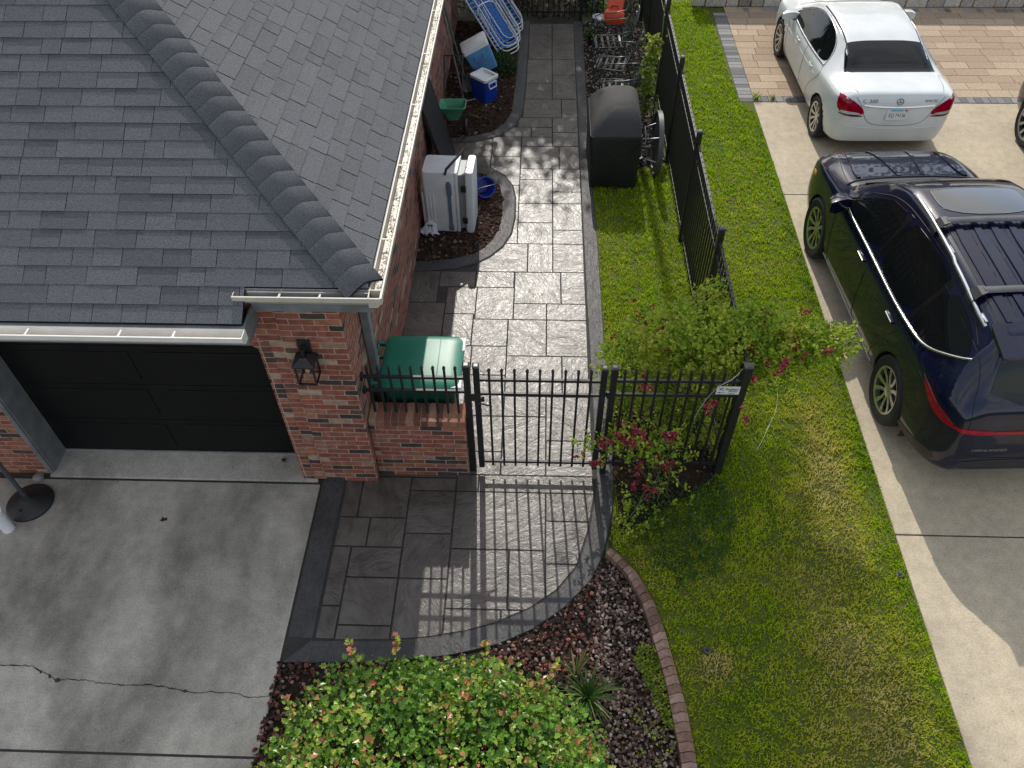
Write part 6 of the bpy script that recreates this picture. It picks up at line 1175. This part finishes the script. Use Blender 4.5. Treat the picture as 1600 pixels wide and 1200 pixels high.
def strappy(name, label, loc, n, L, m, w=.006, spread=.9, tb=.5):
    t = thing(name, label, 'plant', loc); V = []; F = []; T = []
    for i in range(n):
        a = random.uniform(0, 6.28); sp = random.uniform(.25, spread); l = L * random.uniform(.55, 1.1); d = np.array([math.cos(a), math.sin(a), 0]); s_ = np.array([-d[1], d[0], 0]); o_ = np.array(loc) + d * .03 * random.random(); k = len(V); tv = np.clip(random.gauss(tb, .2), 0, 1)
        for j in range(7):
            f = j / 6; p = o_ + d * l * sp * f ** 1.2 + np.array([0, 0, l * (f * 1.15 - sp * 1.05 * f * f)]); p[2] = max(p[2], .012); ww = w * (1 - f ** 3) + .0004; V += [p - s_ * ww + [0, 0, ww * .4], p, p + s_ * ww + [0, 0, ww * .4]]
        for j in range(6): b = k + j * 3; F += [[b, b + 1, b + 4, b + 3], [b + 1, b + 2, b + 5, b + 4]]; T += [tv, tv]
    npmesh('blades', V, F, m, t, T); bm = B(); lathe(bm, [(.03, -.01), (.025, .03), (.01, .045)], 10, Matrix.Translation(Vector(loc))); ob('crown', bm, M_STEM, t, 60); return t
strappy('strappy_plant', 'clump of long arching strap leaves behind the clipped bush', (.47, 2.52, 0), 90, .42, M_LIRI, .006, .95)
strappy('strappy_plant', 'few upright pale blades standing in the lava rocks', (.38, 2.70, 0), 14, .46, M_LIRI, .008, .35, .7)
for i, (x, y, lab) in enumerate(((3.57, 12.45, 'larger green weed tuft growing at the corner of the tan pavers'), (3.84, 12.44, 'smaller weed tuft in the grey paver joint left of the white car'))):
    strappy('weed', lab, (x, y, 0), 34 - i * 14, .15 - i * .04, M_ROSE, .006, .8, .5)
def shrub(name, label, loc, r, h, n, size, m, tb, cat='shrub', sh=OVAL):
    t = thing(name, label, cat, loc); d = rdirs(n); d[:, 2] = np.abs(d[:, 2]); q = RNG.uniform(.5, 1, n) ** .5; C = np.array(loc) + d * q[:, None] * [r, r, h] * (1 + .25 * np.array([noise.noise(v * 3 + np.array(loc)) for v in d]))[:, None]
    leaves('foliage', C, d * .6 + rdirs(n) * .8, RNG.uniform(.7, 1.3, n) * size, np.clip(tb + RNG.normal(0, .18, n), 0, 1), m, t, sh); bm = B()
    for i in range(12): a = random.uniform(0, 6.28); tube(bm, [loc, (loc[0] + r * .4 * math.cos(a), loc[1] + r * .4 * math.sin(a), h * .5), (loc[0] + r * .8 * math.cos(a), loc[1] + r * .8 * math.sin(a), h * .8)], .006, 5, False, .003)
    ob('stems', bm, M_STEM, t); return t
M_BRN = m_tint('brown_leaf', [(0, (.03, .018, .012)), (.5, (.075, .04, .025)), (1, (.15, .085, .05))], .8, .2, 40, .4)
shrub('shrub', 'dark green low shrub in the bed under the folded loungers', (-.72, 13.35, 0), .30, .34, 1100, .04, M_DARKG, .35)
shrub('shrub', 'dry brown twiggy plant in front of the open blue cooler', (-.95, 11.75, 0), .26, .18, 420, .04, M_BRN, .5, sh=LONG)
shrub('shrub', 'dark evergreen shrub beyond the far iron gate on the left', (-1.05, 15.9, 0), .5, 1.0, 1200, .06, M_DARKG, .25)
shrub('hedge', 'reddish brown hedge seen through the bars of the far gate', (.2, 16.05, 0), .75, 1.1, 3600, .055, M_BRN, .45, 'hedge')
shrub('shrub', 'dark green shrub filling the corner behind the orange case', (1.35, 15.75, 0), .55, 1.1, 1500, .06, M_DARKG, .2)
PP_ = thing('potted_plant', 'small leafy plant in a black pot beside the rear patio chair', 'potted plant', (.92, 14.35, 0)); bm = B(); lathe(bm, [(.07, 0), (.095, .17), (.10, .17), (.10, .19), (.088, .19), (.085, .16), (.001, .16)], 20, Matrix.Translation((.92, 14.35, 0)), False); ob('pot', bm, M_BLKP, PP_, 40)
n = 60; C = np.array([.92, 14.35, .2]) + RNG.normal(0, 1, (n, 3)) * [.05, .05, .05]; leaves('foliage', C, rdirs(n) + [0, 0, .5], RNG.uniform(.05, .09, n), RNG.uniform(.3, .9, n), M_DARKG, PP_)
n = 14; C = np.array([.95, 14.25, .20]) + RNG.normal(0, 1, (n, 3)) * [.025, .025, .02]; leaves('bloom', C, rdirs(n) + [0, 0, .5], .04, np.full(n, .5), mat('orange_bloom', (.55, .22, .08), .6), PP_)
VN = thing('climbing_plant', 'tall yellow green climbing plant between the patio chairs and side fence', 'plant', (1.66, 11.75, 0))
n = 520; f = RNG.random(n) ** .8; C = np.c_[1.66 + RNG.normal(0, .055, n) + .02 * np.sin(f * 9), 11.75 + RNG.normal(0, .055, n) + .03 * np.cos(f * 7), .12 + f * 1.25]; leaves('foliage', C, rdirs(n) + [-.2, -.4, -.2], RNG.uniform(.05, .09, n), np.clip(.15 + .8 * f ** 2 + RNG.normal(0, .12, n), 0, 1), M_SEDUM, VN)
bm = B(); tube(bm, [(1.66, 11.75, 0), (1.67, 11.74, .8), (1.66, 11.75, 1.35)], .008, 6); ob('stem', bm, M_STEM, VN)
bm = B(); tube(bm, [(1.80, 11.9, 0), (1.82, 11.95, 1.0), (1.80, 12.0, 1.75)], .007, 6); o = ob('plant_stake', bm, mat('stake_green', (.12, .2, .04), .6), smooth=60); tag(o, 'thin green plant stake standing against the side fence', 'stake')
# --- trees beyond the yard: they throw the shade over the far walk and show in the car glass
def tree(label, base, h0, crown, n, lsize, seed, group='trees beyond the yard'):
    rs = random.Random(seed); t = thing('tree', label, 'tree', base, 0, group); cx, cy, cz, rx, ry, rz = crown; bm = B(); tops = []
    tube(bm, [base, (base[0] + .1, base[1], h0 * .6), (cx, cy, h0 + .6)], .22 if rx > 1 else .08, 10, False, .12 if rx > 1 else .04)
    for i in range(9): a = rs.uniform(0, 6.28); e = (cx + rx * .7 * math.cos(a), cy + ry * .7 * math.sin(a), cz + rz * rs.uniform(-.3, .7)); tube(bm, [(cx, cy, h0 + rs.uniform(-.5, .6)), ((cx + e[0]) / 2, (cy + e[1]) / 2, (h0 + e[2]) / 2 + .4), e], .08 if rx > 1 else .03, 7, False, .02)
    ob('trunk', bm, M_BARK, t); P = []
    m = 46; C = []
    while len(C) < m:
        v = np.array([rs.uniform(-1, 1), rs.uniform(-1, 1), rs.uniform(-1, 1)])
        if .15 < (v ** 2).sum() < 1: C.append(np.array([cx, cy, cz]) + v * [rx, ry, rz])
    k = n // m
    for c in C: P.append(c + RNG.normal(0, 1, (k, 3)) * [.42, .42, .32])
    P = np.vstack(P); leaves('crown', P, rdirs(len(P)) + [0, 0, -.2], RNG.uniform(.7, 1.3, len(P)) * lsize, np.clip(RNG.normal(.45, .2, len(P)), 0, 1), M_TREE, t); return t
tree('leafy tree beyond the far gate shading the end of the walk', (-.9, 20.8, 0), 3.2, (-.95, 20.8, 6.6, 2.05, 1.4, 2.6), 17000, .15, 1)
tree('unseen very tall slim tree added so its high crown shades the near lawn', (1.0, 17.2, 0), 10.0, (1.0, 17.2, 12.6, .75, .6, 2.1), 11000, .115, 77)  # out-of-view tree, thin trunk and high crown, added for the soft lawn shadow
for i, (x, y, h, r) in enumerate(((4.6, 26, 7.2, 2.4), (8.6, 27, 8.0, 2.7), (12.6, 25.5, 7.4, 2.6), (1.2, 28, 7.0, 2.2))):
    tree(('slim', 'tall', 'broad', 'small')[i] + ' leafy tree standing behind the stone retaining wall', (x, y, 0), 3.0, (x, y, h - 2.2, r, r * .8, 2.6), 6000, .2, 10 + i)
